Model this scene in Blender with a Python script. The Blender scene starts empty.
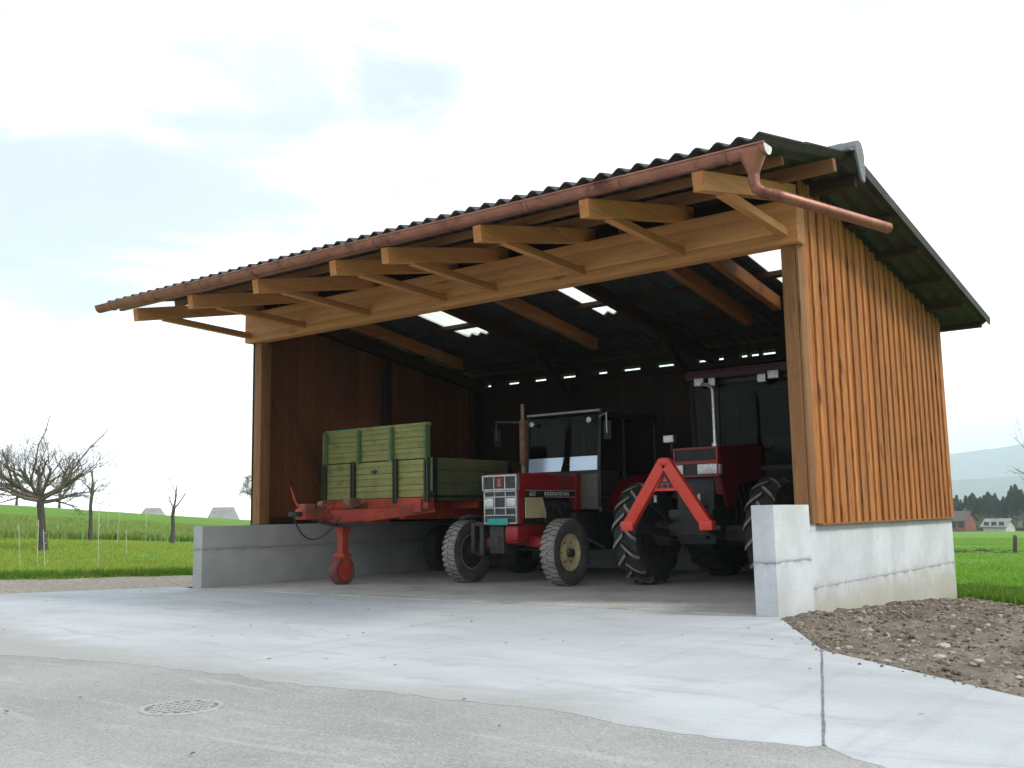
import bpy, bmesh, math, random
import numpy as np
from mathutils import Vector, Matrix, noise
R = math.radians
random.seed(7); rng = np.random.default_rng(7)
sc = bpy.context.scene
COL = sc.collection

# ------------------------------------------------------------------ node helpers
def mk(name):
    m = bpy.data.materials.new(name); m.use_nodes = True
    nt = m.node_tree; b = nt.nodes['Principled BSDF']
    return m, nt, b
def N(nt, typ, props=None, **ins):
    n = nt.nodes.new(typ)
    for k, v in (props or {}).items(): setattr(n, k, v)
    for k, v in ins.items():
        key = int(k[1:]) if k[0] == '_' and k[1:].isdigit() else k.replace('__', ' ')
        s = n.inputs[key]
        if isinstance(v, bpy.types.NodeSocket): nt.links.new(v, s)
        else: s.default_value = v
    return n
def math_(nt, op, a, b=0.0, c=0.0, clamp=False):
    n = nt.nodes.new('ShaderNodeMath'); n.operation = op; n.use_clamp = clamp
    for i, v in enumerate((a, b, c)):
        if isinstance(v, bpy.types.NodeSocket): nt.links.new(v, n.inputs[i])
        else: n.inputs[i].default_value = v
    return n.outputs[0]
def smooth(nt, v, lo, hi, out0=0.0, out1=1.0):
    n = nt.nodes.new('ShaderNodeMapRange'); n.interpolation_type = 'SMOOTHSTEP'
    nt.links.new(v, n.inputs[0])
    for i, x in zip((1, 2, 3, 4), (lo, hi, out0, out1)): n.inputs[i].default_value = x
    return n.outputs[0]
def c4(c): return (c[0], c[1], c[2], 1.0)
def mix(nt, f, a, b, bt='MIX'):
    n = nt.nodes.new('ShaderNodeMix'); n.data_type = 'RGBA'; n.blend_type = bt
    for s, v in ((n.inputs[0], f), (n.inputs[6], a), (n.inputs[7], b)):
        if isinstance(v, bpy.types.NodeSocket): nt.links.new(v, s)
        elif isinstance(v, (int, float)): s.default_value = v
        else: s.default_value = c4(v)
    return n.outputs[2]
def coords(nt, scale=(1, 1, 1)):
    tc = nt.nodes.new('ShaderNodeTexCoord')
    mp = nt.nodes.new('ShaderNodeMapping'); nt.links.new(tc.outputs['Object'], mp.inputs[0])
    mp.inputs['Scale'].default_value = scale
    return mp.outputs[0]
def nz(nt, vec, scale, detail=5, rough=.6, dist=0.0):
    return N(nt, 'ShaderNodeTexNoise', None, Vector=vec, Scale=scale, Detail=detail, Roughness=rough, Distortion=dist).outputs[0]
def bump(nt, b, h, strength=.3, dist=.01):
    bn = N(nt, 'ShaderNodeBump', None, Height=h, Strength=strength, Distance=dist)
    nt.links.new(bn.outputs[0], b.inputs['Normal'])

def surf(name, ca, cb, scale=4, fine=60, rough=.7, metal=0.0, bs=.25, bd=.004, dirt=None, dscale=2.0, dcut=(.5, .7), spec=.5, fine_amt=.25, coat=0.0):
    m, nt, b = mk(name)
    v = coords(nt)
    n1 = nz(nt, v, scale); n2 = nz(nt, v, fine, 3)
    col = mix(nt, smooth(nt, n1, .3, .7), ca, cb)
    k = smooth(nt, n2, .25, .75, 1 - fine_amt, 1 + fine_amt)
    col = mix(nt, 1.0, col, N(nt, 'ShaderNodeCombineColor', None, Red=k, Green=k, Blue=k).outputs[0], 'MULTIPLY')
    if dirt:
        n3 = nz(nt, v, dscale, 8, .7)
        dm = smooth(nt, n3, *dcut)
        col = mix(nt, dm, col, dirt)
        nt.links.new(smooth(nt, n3, dcut[0], dcut[1], rough, min(1, rough + .35)), b.inputs['Roughness'])
    else: b.inputs['Roughness'].default_value = rough
    nt.links.new(col, b.inputs['Base Color'])
    b.inputs['Metallic'].default_value = metal
    b.inputs['Specular IOR Level'].default_value = spec
    b.inputs['Coat Weight'].default_value = coat
    if bs: bump(nt, b, n2, bs, bd)
    return m

def wood(name, light, dark, axis='X', rough=.65, knots=.6, isl=.35, weather=None, flecks=0):
    m, nt, b = mk(name)
    s = {'X': (1.2, 22, 22), 'Y': (22, 1.2, 22), 'Z': (22, 22, 1.2)}[axis]
    ks = {'X': (2.2, 9, 9), 'Y': (9, 2.2, 9), 'Z': (9, 9, 2.2)}[axis]
    geo = nt.nodes.new('ShaderNodeNewGeometry'); rnd = geo.outputs['Random Per Island']
    off = math_(nt, 'MULTIPLY', rnd, 37.0)
    cv = N(nt, 'ShaderNodeCombineXYZ', None, X=off, Y=off, Z=off).outputs[0]
    def vec(sc_):
        v = coords(nt, sc_)
        return N(nt, 'ShaderNodeVectorMath', {'operation': 'ADD'}, _0=v, _1=cv).outputs[0]
    g = nz(nt, vec(s), 1.0, 6, .65, .6)
    g2 = nz(nt, vec(tuple(x * .35 for x in s)), 1.0, 3)
    col = mix(nt, smooth(nt, g, .25, .75), light, dark)
    mid = tuple((a + c) / 2 * .85 for a, c in zip(light, dark))
    col = mix(nt, smooth(nt, g2, .45, .8, 0, .6), col, mid)
    kv = N(nt, 'ShaderNodeTexVoronoi', None, Vector=vec(ks), Scale=.55).outputs[0]
    col = mix(nt, smooth(nt, kv, .08, .16, knots, 0.0), col, tuple(c * .28 for c in dark))
    if flecks:
        fs_ = {'X': (3.5, 30, 30), 'Y': (30, 3.5, 30), 'Z': (30, 30, 3.5)}[axis]
        fl = nz(nt, vec(fs_), 1.0, 3, .6)
        col = mix(nt, smooth(nt, fl, .54, .68, 0, flecks), col, tuple(c * .55 for c in dark))
        fv = N(nt, 'ShaderNodeTexVoronoi', None, Vector=vec(tuple(x * .5 for x in fs_)), Scale=1.0).outputs[0]
        col = mix(nt, smooth(nt, fv, .10, .22, flecks, 0), col, tuple(c * .35 for c in dark))
    k = math_(nt, 'ADD', math_(nt, 'MULTIPLY', rnd, isl), 1 - isl / 2)
    col = mix(nt, 1.0, col, N(nt, 'ShaderNodeCombineColor', None, Red=k, Green=k, Blue=k).outputs[0], 'MULTIPLY')
    if weather:
        w = nz(nt, coords(nt), 1.3, 6, .7)
        col = mix(nt, smooth(nt, w, .5, .75, 0, .55), col, weather)
    nt.links.new(col, b.inputs['Base Color'])
    b.inputs['Roughness'].default_value = rough; b.inputs['Specular IOR Level'].default_value = .25
    bump(nt, b, g, .35, .004)
    return m

def concrete(name, ca, cb, joints=(), vjoints=(), stain=(.30, .25, .13), low=None, scale=1.6):
    """board-marked concrete: cast joints at heights z, vertical joints at y"""
    m, nt, b = mk(name)
    v = coords(nt); n1 = nz(nt, v, scale, 8, .65); n2 = nz(nt, v, 45, 4, .7); n3 = nz(nt, v, 5.5, 6, .7)
    col = mix(nt, smooth(nt, n1, .3, .72), ca, cb)
    col = mix(nt, smooth(nt, n2, .3, .75, 0, .3), col, tuple(c * .72 for c in ca))
    col = mix(nt, smooth(nt, n3, .58, .78, 0, .35), col, tuple(c * 1.15 for c in cb))
    pits = N(nt, 'ShaderNodeTexVoronoi', None, Vector=v, Scale=9.0).outputs[0]
    col = mix(nt, smooth(nt, pits, .03, .07, .55, 0), col, tuple(c * .4 for c in ca))
    sx = N(nt, 'ShaderNodeSeparateXYZ', None, _0=v)
    wob = math_(nt, 'MULTIPLY_ADD', n3, .07, -.035)
    h = None
    for a, w, st, sl in joints:
        zz = math_(nt, 'ADD', math_(nt, 'SUBTRACT', sx.outputs[2], math_(nt, 'MULTIPLY_ADD', sx.outputs[1], sl, a)), wob)
        d = math_(nt, 'ABSOLUTE', zz)
        f = math_(nt, 'MULTIPLY', math_(nt, 'MULTIPLY', smooth(nt, d, w * .2, w * 1.7, st, 0), smooth(nt, n1, .3, .55, .35, 1)), smooth(nt, n3, .35, .6, .45, 1))
        f = math_(nt, 'MAXIMUM', f, math_(nt, 'MULTIPLY', smooth(nt, d, 0, w * 6, .22, 0), smooth(nt, n3, .4, .6, 0, 1)))
        col = mix(nt, f, col, tuple(c * .38 for c in ca))
        h = f if h is None else math_(nt, 'MAXIMUM', h, f)
    for a, w, st in vjoints:
        d = math_(nt, 'ABSOLUTE', math_(nt, 'ADD', math_(nt, 'SUBTRACT', sx.outputs[1], a), wob))
        col = mix(nt, smooth(nt, d, w * .3, w, st, 0), col, tuple(c * .5 for c in ca))
    if low is not None:   # soil splash with a ragged upper edge
        zz = math_(nt, 'MULTIPLY_ADD', n3, -.5, sx.outputs[2])
        col = mix(nt, smooth(nt, zz, low - .3, low + .12, .55, 0), col, stain)
    nt.links.new(col, b.inputs['Base Color']); b.inputs['Roughness'].default_value = .85
    b.inputs['Specular IOR Level'].default_value = .3
    bump(nt, b, n2 if h is None else math_(nt, 'SUBTRACT', n2, math_(nt, 'MULTIPLY', h, 1.5)), .35, .006)
    return m

# ------------------------------------------------------------------ mesh builder
class MB:
    def __init__(s): s.bm = bmesh.new()
    def _m(s, faces, mi):
        for f in faces: f.material_index = mi
    def box(s, lo, hi, mi=0, bev=0.0, M=None):
        c = [(a + b) / 2 for a, b in zip(lo, hi)]; d = [abs(b - a) for a, b in zip(lo, hi)]
        mat = Matrix.Translation(c) @ Matrix.Diagonal((*d, 1))
        r = bmesh.ops.create_cube(s.bm, size=1.0, matrix=(M @ mat) if M else mat)
        fs = {f for v in r['verts'] for f in v.link_faces}; s._m(fs, mi)
        if bev:
            es = list({e for v in r['verts'] for e in v.link_edges})
            q = bmesh.ops.bevel(s.bm, geom=es, offset=min(bev, min(d) * .45), segments=2, affect='EDGES', profile=.6)
            s._m(q['faces'], mi)
        return s
    def bar(s, p, q, w, h, mi=0, bev=0.0, up=(0, 0, 1)):
        p, q = Vector(p), Vector(q); y = q - p; L = y.length; y.normalize()
        u = Vector(up); x = y.cross(u)
        if x.length < 1e-4: x = y.cross(Vector((1, 0, 0)))
        x.normalize(); z = x.cross(y)
        M = Matrix((x, y, z)).transposed().to_4x4(); M.translation = (p + q) / 2
        return s.box((-w / 2, -L / 2, -h / 2), (w / 2, L / 2, h / 2), mi, bev, M)
    def tube(s, pts, r, seg=8, mi=0, cap=True):
        pts = [Vector(p) for p in pts]; n = len(pts)
        rs = r if isinstance(r, (list, tuple)) else [r] * n
        rings = []; prev = None
        for i, p in enumerate(pts):
            d = (pts[min(i + 1, n - 1)] - pts[max(i - 1, 0)]).normalized()
            x = d.orthogonal().normalized() if prev is None else (prev - d * prev.dot(d)).normalized()
            prev = x; y = d.cross(x)
            rings.append([s.bm.verts.new(p + (x * math.cos(2 * math.pi * k / seg) + y * math.sin(2 * math.pi * k / seg)) * rs[i]) for k in range(seg)])
        for a, b in zip(rings, rings[1:]):
            for k in range(seg):
                f = s.bm.faces.new((a[k], a[(k + 1) % seg], b[(k + 1) % seg], b[k])); f.material_index = mi; f.smooth = True
        if cap:
            for rg in (rings[0][::-1], rings[-1]):
                f = s.bm.faces.new(rg); f.material_index = mi
        return s
    def lathe(s, prof, c, axis='X', seg=32, mi=0, close=False):
        """prof: (along axis, radius[, material])"""
        rings = []
        c = Vector(c)
        for t in prof:
            a, r = t[0], t[1]; rg = []
            for k in range(seg):
                u, w = math.cos(2 * math.pi * k / seg) * r, math.sin(2 * math.pi * k / seg) * r
                rg.append(s.bm.verts.new(c + Vector({'X': (a, u, w), 'Y': (u, a, w), 'Z': (u, w, a)}[axis])))
            rings.append(rg)
        prs = list(zip(rings, rings[1:])) + ([(rings[-1], rings[0])] if close else [])
        for i, (a, b) in enumerate(prs):
            m_ = prof[i][2] if len(prof[i]) > 2 else mi
            for k in range(seg):
                f = s.bm.faces.new((a[k], a[(k + 1) % seg], b[(k + 1) % seg], b[k])); f.material_index = m_; f.smooth = True
        if not close:
            for rg, m_ in ((rings[0], mi), (rings[-1], mi)):
                try: s.bm.faces.new(rg).material_index = m_
                except ValueError: pass
        return s
    def prism(s, poly, off, mi=0):
        """closed polygon of 3D points extruded by off"""
        off = Vector(off); a = [s.bm.verts.new(p) for p in poly]; b = [s.bm.verts.new(Vector(p) + off) for p in poly]
        fs = [s.bm.faces.new(a[::-1]), s.bm.faces.new(b)]
        for i in range(len(a)):
            j = (i + 1) % len(a); fs.append(s.bm.faces.new((a[i], a[j], b[j], b[i])))
        s._m(fs, mi); return s
    def sheet(s, poly, mi=0):
        f = s.bm.faces.new([s.bm.verts.new(p) for p in poly]); f.material_index = mi
        return s
def root_of(o):
    while o.parent: o = o.parent
    return o
def obj(name, mb, mats, parent=None, sharp=35):
    me = bpy.data.meshes.new(name)
    bm = mb.bm
    if parent is not None:
        bmesh.ops.translate(bm, verts=bm.verts, vec=-root_of(parent).location)
    bmesh.ops.recalc_face_normals(bm, faces=bm.faces)
    for f in bm.faces: f.smooth = True
    bm.to_mesh(me); bm.free()
    me.set_sharp_from_angle(angle=R(sharp))
    for m in (mats if isinstance(mats, (list, tuple)) else [mats]): me.materials.append(m)
    o = bpy.data.objects.new(name, me); COL.objects.link(o); o.parent = parent
    return o
def raw(name, V, F, mats, parent=None, smooth_=False, mi=None):
    me = bpy.data.meshes.new(name)
    V = np.asarray(V, np.float32); F = np.asarray(F, np.int32)
    k = F.shape[1]
    me.vertices.add(len(V)); me.vertices.foreach_set('co', V.ravel())
    me.loops.add(F.size); me.loops.foreach_set('vertex_index', F.ravel())
    me.polygons.add(len(F)); me.polygons.foreach_set('loop_start', np.arange(0, F.size, k, dtype=np.int32))
    me.polygons.foreach_set('loop_total', np.full(len(F), k, np.int32))
    if mi is not None: me.polygons.foreach_set('material_index', np.asarray(mi, np.int32))
    me.polygons.foreach_set('use_smooth', np.full(len(F), smooth_))
    me.update(calc_edges=True); me.validate()
    for m in (mats if isinstance(mats, (list, tuple)) else [mats]): me.materials.append(m)
    o = bpy.data.objects.new(name, me); COL.objects.link(o); o.parent = parent
    return o
def tag(o, label=None, cat=None, group=None, kind=None):
    if label: o['label'] = label
    if cat: o['category'] = cat
    if group: o['group'] = group
    if kind: o['kind'] = kind
    return o
def thing(name, label, cat, loc=(0, 0, 0), group=None):
    o = bpy.data.objects.new(name, None); COL.objects.link(o); o.location = loc
    o.empty_display_size = .2
    return tag(o, label, cat, group)
def copy_tree(o, parent=None):
    c = o.copy(); COL.objects.link(c); c.parent = parent
    for ch in o.children: copy_tree(ch, c)
    return c

# ------------------------------------------------------------------ materials
M = {}
M['wood_front'] = wood('pale spruce', (.66, .32, .125), (.52, .225, .078), 'X', flecks=.25, knots=.5)
M['wood_front_y'] = wood('pale spruce along depth', (.60, .275, .105), (.46, .19, .065), 'Y', knots=.4)
M['wood_post'] = wood('spruce post', (.36, .175, .075), (.24, .108, .042), 'Z', flecks=.4)
M['wood_clad'] = wood('larch cladding', (.50, .205, .060), (.32, .106, .027), 'Z', isl=.40, knots=.8, flecks=.75, weather=(.27, .15, .068))
M['wood_dark'] = wood('shade darkened boarding', (.032, .015, .009), (.02, .009, .006), 'Z', isl=.5, knots=.3)  # boarding colour lowered so the shed's inner shade is painted in
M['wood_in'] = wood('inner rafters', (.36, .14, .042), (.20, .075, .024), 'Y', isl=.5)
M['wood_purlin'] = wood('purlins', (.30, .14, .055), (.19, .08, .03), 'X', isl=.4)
M['purlin_shaded'] = wood('shade darkened purlins', (.055, .03, .018), (.035, .018, .011), 'X', isl=.4)  # darker copy of the purlin wood, shade under the roof put into its colour
M['roof'] = surf('fibre cement roof', (.036, .034, .034), (.062, .059, .057), 3, 40, .85, dirt=(.082, .076, .066), dscale=1.2, dcut=(.52, .75), bs=.3)
M['copper'] = surf('copper gutter', (.36, .155, .105), (.27, .112, .078), 5, 90, .45, metal=.6, dirt=(.14, .055, .045), dscale=3, dcut=(.5, .72), bs=.08)
M['zinc'] = surf('zinc', (.45, .46, .47), (.36, .37, .38), 6, 60, .45, metal=.6, bs=.05)
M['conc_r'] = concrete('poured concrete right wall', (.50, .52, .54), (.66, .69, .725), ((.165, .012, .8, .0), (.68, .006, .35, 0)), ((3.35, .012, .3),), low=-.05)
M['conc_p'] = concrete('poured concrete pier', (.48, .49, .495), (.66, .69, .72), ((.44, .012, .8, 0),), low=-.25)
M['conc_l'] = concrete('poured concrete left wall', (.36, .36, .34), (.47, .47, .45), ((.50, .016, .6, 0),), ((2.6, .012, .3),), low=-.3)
M['floor'] = surf('shed floor concrete', (.40, .39, .37), (.52, .51, .485), 1.2, 50, .85, dirt=(.29, .28, .26), dscale=.9, dcut=(.45, .72), bs=.3)
M['rubber'] = surf('tyre rubber', (.022, .022, .022), (.04, .039, .037), 6, 70, .75, dirt=(.09, .085, .075), dscale=5, dcut=(.55, .8))
M['dusty'] = surf('dusty tyre tread', (.30, .285, .255), (.21, .20, .18), 9, 60, .9, dirt=(.15, .145, .135), dscale=9, dcut=(.5, .7))
M['dusty_side'] = surf('dusty tyre wall', (.055, .052, .047), (.09, .086, .078), 6, 60, .85, dirt=(.14, .13, .115), dscale=5, dcut=(.5, .75))
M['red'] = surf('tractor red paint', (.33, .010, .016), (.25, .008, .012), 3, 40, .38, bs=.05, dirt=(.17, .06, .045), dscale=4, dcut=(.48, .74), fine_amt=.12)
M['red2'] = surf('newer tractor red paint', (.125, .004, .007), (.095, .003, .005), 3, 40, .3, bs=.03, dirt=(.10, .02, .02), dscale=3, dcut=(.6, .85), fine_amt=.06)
M['hitch'] = surf('bright orange red paint', (.72, .045, .022), (.60, .035, .018), 4, 50, .4, bs=.06, dirt=(.28, .05, .03), dscale=5, dcut=(.6, .8), fine_amt=.1)
M['rust'] = surf('trailer frame red', (.52, .056, .024), (.34, .038, .018), 4, 45, .6, bs=.2, dirt=(.13, .05, .03), dscale=3.5, dcut=(.48, .68))
M['rust2'] = surf('rusty tube', (.26, .13, .075), (.17, .075, .045), 7, 60, .8, bs=.3)
M['cream'] = surf('cream paint', (.60, .52, .30), (.48, .41, .23), 5, 50, .5, bs=.08, dirt=(.2, .16, .09), dscale=5, dcut=(.58, .78))
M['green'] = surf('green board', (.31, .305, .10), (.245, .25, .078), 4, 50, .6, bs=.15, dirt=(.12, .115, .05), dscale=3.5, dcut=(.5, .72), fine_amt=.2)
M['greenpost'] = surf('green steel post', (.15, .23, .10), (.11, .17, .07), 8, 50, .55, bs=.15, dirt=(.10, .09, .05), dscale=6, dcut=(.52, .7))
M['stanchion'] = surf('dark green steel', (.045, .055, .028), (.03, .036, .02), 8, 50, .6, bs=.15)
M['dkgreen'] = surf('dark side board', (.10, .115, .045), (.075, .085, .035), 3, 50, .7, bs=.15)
M['black'] = surf('black steel', (.011, .011, .011), (.02, .0195, .018), 6, 60, .55, bs=.1)
M['engine'] = surf('engine castings', (.022, .021, .02), (.04, .037, .034), 9, 60, .6, bs=.3, dirt=(.02, .018, .016), dscale=6)
M['olive'] = surf('grey cab panel', (.13, .13, .10), (.10, .10, .08), 4, 50, .6, bs=.08)
M['silver'] = surf('silver grille', (.55, .55, .55), (.42, .42, .42), 9, 60, .4, metal=.5, bs=.05)
M['chrome'] = surf('bright exhaust steel', (.62, .60, .58), (.5, .48, .46), 9, 60, .25, metal=.8, bs=.03)
M['white'] = surf('white paint', (.75, .75, .72), (.66, .66, .63), 9, 60, .5, bs=.05)
M['plate'] = surf('turquoise plate', (.02, .34, .30), (.02, .29, .26), 9, 60, .4, bs=.03)
M['iron'] = surf('cast iron cover', (.37, .37, .355), (.29, .29, .28), 14, 80, .7, bs=.25)
M['seat'] = surf('black vinyl', (.02, .02, .02), (.03, .03, .03), 8, 60, .5, bs=.1)
M['pane'] = surf('sky reflection pane', (.66, .76, .92), (.58, .70, .88), 2, 40, .12, metal=.3, bs=.01, fine_amt=.04)  # pale blue colour stands in for sky reflected in the glass
def glass():
    m, nt, b = mk('window glass')
    tr = N(nt, 'ShaderNodeBsdfTransparent', None, Color=(.55, .58, .56, 1)).outputs[0]
    gl = N(nt, 'ShaderNodeBsdfGlossy', None, Color=(1, 1, 1, 1), Roughness=.05).outputs[0]
    fr = N(nt, 'ShaderNodeFresnel', None, IOR=1.5).outputs[0]
    fr = math_(nt, 'MULTIPLY', fr, .13)
    mx = N(nt, 'ShaderNodeMixShader', None, _0=fr, _1=tr, _2=gl).outputs[0]
    nt.links.new(mx, nt.nodes['Material Output'].inputs[0]); return m
M['glass'] = glass()
def lens():
    m, nt, b = mk('lamp lens')
    v = coords(nt); n = N(nt, 'ShaderNodeTexVoronoi', None, Vector=v, Scale=60.0).outputs[0]
    nt.links.new(mix(nt, smooth(nt, n, .1, .6), (.85, .85, .83), (.5, .5, .5)), b.inputs['Base Color'])
    b.inputs['Roughness'].default_value = .15; b.inputs['Metallic'].default_value = .35
    bump(nt, b, n, .6, .006); return m
M['lens'] = lens()
def skylight_mat():
    m, nt, b = mk('clear corrugated sheet')
    d = N(nt, 'ShaderNodeBsdfTransparent', None, Color=(.93, .93, .88, 1)).outputs[0]
    t = N(nt, 'ShaderNodeBsdfTranslucent', None, Color=(.9, .9, .85, 1)).outputs[0]
    mx = N(nt, 'ShaderNodeMixShader', None, _0=.35, _1=d, _2=t).outputs[0]
    nt.links.new(mx, nt.nodes['Material Output'].inputs[0]); return m
M['skylight'] = skylight_mat()

# ------------------------------------------------------------------ camera
cam_d = bpy.data.cameras.new('camera'); cam = bpy.data.objects.new('camera', cam_d); COL.objects.link(cam)
yaw, pit, rol = R(-37.159), R(7.509), R(1.038)
CAM = Vector((3.514, -7.932, .87))
fw = Vector((math.sin(yaw) * math.cos(pit), math.cos(yaw) * math.cos(pit), math.sin(pit)))
rt = Vector((math.cos(yaw), -math.sin(yaw), 0)); up = rt.cross(fw)
rt2 = rt * math.cos(rol) - up * math.sin(rol); up2 = rt * math.sin(rol) + up * math.cos(rol)
mw = Matrix((rt2, up2, -fw)).transposed().to_4x4(); mw.translation = CAM; cam.matrix_world = mw
cam_d.sensor_width = 36; cam_d.lens = 994.5 / 1024 * 36; cam_d.clip_end = 30000; cam_d.clip_start = .05
sc.camera = cam

# ------------------------------------------------------------------ world and sun
SUN_AZ_DIR = Vector((.93, .22, 0)).normalized(); SUN_EL = R(44)
sun_dir = Vector((SUN_AZ_DIR.x * math.cos(SUN_EL), SUN_AZ_DIR.y * math.cos(SUN_EL), math.sin(SUN_EL)))
w = bpy.data.worlds.new('World'); sc.world = w; w.use_nodes = True
nt = w.node_tree; bg = nt.nodes['Background']
sky = nt.nodes.new('ShaderNodeTexSky'); sky.sky_type = 'NISHITA'; sky.sun_disc = False
sky.sun_elevation = SUN_EL; sky.sun_rotation = math.atan2(SUN_AZ_DIR.x, SUN_AZ_DIR.y)
sky.air_density = 1.0; sky.dust_density = 2.0
tcw = nt.nodes.new('ShaderNodeTexCoord'); gd = tcw.outputs['Generated']
def patch(d, r0, r1, sx=1.0):
    """soft-edged region of the sky round a direction (world space)"""
    dv = N(nt, 'ShaderNodeVectorMath', {'operation': 'DOT_PRODUCT'}, _0=gd, _1=tuple(d)).outputs[1]
    return smooth(nt, dv, math.cos(R(r1)), math.cos(R(r0)))
def skydir(az, el):   # az clockwise from +Y
    return Vector((math.sin(R(az)) * math.cos(R(el)), math.cos(R(az)) * math.cos(R(el)), math.sin(R(el))))
flat = N(nt, 'ShaderNodeMapping', None, Vector=gd, Scale=(1.0, 1.0, 3.2)).outputs[0]
cn = nz(nt, flat, 3.4, 7, .55, .5)
cn2 = nz(nt, flat, 1.5, 4, .5, .2)
gap = math_(nt, 'MULTIPLY', patch(skydir(-61, 18.5), 3, 17), smooth(nt, cn, .26, .60))
gap = math_(nt, 'MAXIMUM', gap, math_(nt, 'MULTIPLY', patch(skydir(-50, 18.5), 1, 14), smooth(nt, cn, .30, .62, 0, .9)))
gap = math_(nt, 'MAXIMUM', gap, math_(nt, 'MULTIPLY', patch(skydir(-43.5, 24.5), 1.0, 5.5), smooth(nt, cn, .30, .55, 0, .9)))
gap = math_(nt, 'MAXIMUM', gap, math_(nt, 'MULTIPLY', patch(skydir(-15, 27.5), 1.0, 7), smooth(nt, cn, .32, .6, 0, .9)))
gap = math_(nt, 'MAXIMUM', gap, math_(nt, 'MULTIPLY', smooth(nt, cn2, .52, .66, 0, .6), 1.0)) if False else gap
glow = math_(nt, 'MULTIPLY_ADD', patch(skydir(-62, 2), 4, 40), .55, 1.0)
glow2 = math_(nt, 'MULTIPLY_ADD', patch(skydir(-10, 2), 4, 34), .45, 0.0)
glow = math_(nt, 'ADD', glow, glow2)
white = mix(nt, smooth(nt, cn2, .3, .7), (13.2, 14.0, 15.2), (17.0, 17.8, 18.8))
thin = mix(nt, .80, sky.outputs[0], (8.6, 9.9, 11.3))
white = mix(nt, 1.0, white, N(nt, 'ShaderNodeCombineColor', None, Red=glow, Green=glow, Blue=glow).outputs[0], 'MULTIPLY')
colw = mix(nt, smooth(nt, gap, 0, 1, 0, .80), white, thin)
nt.links.new(colw, bg.inputs['Color']); bg.inputs['Strength'].default_value = .075
sun_d = bpy.data.lights.new('sun', 'SUN'); sun_d.energy = 2.3; sun_d.angle = R(14); sun_d.color = (1, .95, .87)
sun = bpy.data.objects.new('sun', sun_d); COL.objects.link(sun)
sun.rotation_euler = (-sun_dir).to_track_quat('-Z', 'Y').to_euler()

# ------------------------------------------------------------------ terrain
def sst(a, b, x):
    t = np.clip((x - a) / (b - a), 0, 1); return t * t * (3 - 2 * t)
def T(x, y):
    x = np.asarray(x, float); y = np.asarray(y, float)
    dx, dy = x - CAM.x, y - CAM.y
    d = np.hypot(dx, dy); br = np.degrees(np.arctan2(-dx, dy))      # degrees left of +Y
    # meadow falling away gently behind and to the right of the shed
    r = -.06 - .04 * np.clip(y, 0, 6) - .0188 * np.clip(y - 6, 0, 330)
    # meadow climbing to a low crest on the left
    al = .0165 + (.0388 - .0165) * np.clip((br - 54) / 10, -.3, 2.2)
    dd = np.clip(d - 15.5, 0, None)
    l = al * 84 * np.tanh(dd / 84 * 1.12) / 1.0 - .02 * np.clip(d - 130, 0, 300) - .05
    wl = sst(38, 50, br) * (1 - sst(115, 140, br)) * sst(9, 15, d)
    z = r * (1 - wl) + l * wl
    return z
ang = np.concatenate([np.linspace(-180, 180, 241)[:-1]])
rad = np.concatenate([np.linspace(1, 40, 60), np.geomspace(41, 9000, 70)])
cx0, cy0 = CAM.x, CAM.y
V = [(cx0, cy0, float(T(cx0, cy0)))]; F = []
A, Rr = np.meshgrid(np.radians(ang), rad)
X = np.clip(cx0 + Rr * np.sin(A), -1700, 1500); Y = np.clip(cy0 + Rr * np.cos(A), -700, 5300); Z = T(X, Y)
for i in range(X.shape[0]):
    if rad[i] < 400 and rad[i] > 18:
        for j in range(X.shape[1]): Z[i, j] += .05 * noise.noise(Vector((X[i, j] * .3, Y[i, j] * .3, 0))) * min(1, (rad[i] - 18) / 10)
V = np.stack([X.ravel(), Y.ravel(), Z.ravel()], 1); na = len(ang)
idx = np.arange(X.size).reshape(X.shape)
F = np.stack([idx[:-1, :], np.roll(idx, -1, 1)[:-1, :], np.roll(idx, -1, 1)[1:, :], idx[1:, :]], -1).reshape(-1, 4)
def grass_mat(name, a, b_, c_, scale=.25):
    m, nt, b = mk(name); v = coords(nt)
    n1 = nz(nt, v, scale, 6, .6); n2 = nz(nt, v, 3.0, 6, .7); n3 = nz(nt, v, 26, 4, .7)
    col = mix(nt, smooth(nt, n1, .35, .65), a, b_)
    col = mix(nt, smooth(nt, n2, .48, .72, 0, .75), col, c_)
    col = mix(nt, smooth(nt, n3, .35, .7, .45, 0), col, tuple(x * .45 for x in a))
    nt.links.new(col, b.inputs['Base Color']); b.inputs['Roughness'].default_value = .9
    b.inputs['Specular IOR Level'].default_value = .15
    bump(nt, b, math_(nt, 'ADD', n3, n2), .8, .06); return m
M['meadow'] = grass_mat('meadow grass', (.125, .27, .025), (.165, .31, .038), (.20, .31, .05))
def far_mix(m):
    nt = m.node_tree; b = nt.nodes['Principled BSDF']; src = b.inputs['Base Color'].links[0].from_socket
    v = coords(nt); ln = N(nt, 'ShaderNodeVectorMath', {'operation': 'LENGTH'}, _0=v).outputs[1]
    n = nz(nt, v, .006, 4, .5)
    far = mix(nt, smooth(nt, n, .45, .55), (.11, .125, .085), (.16, .155, .115))
    nt.links.new(mix(nt, smooth(nt, ln, 330, 480), src, far), b.inputs['Base Color'])
far_mix(M['meadow'])
terrain = tag(raw('terrain', V, F, M['meadow'], smooth_=True), kind='structure')

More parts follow.
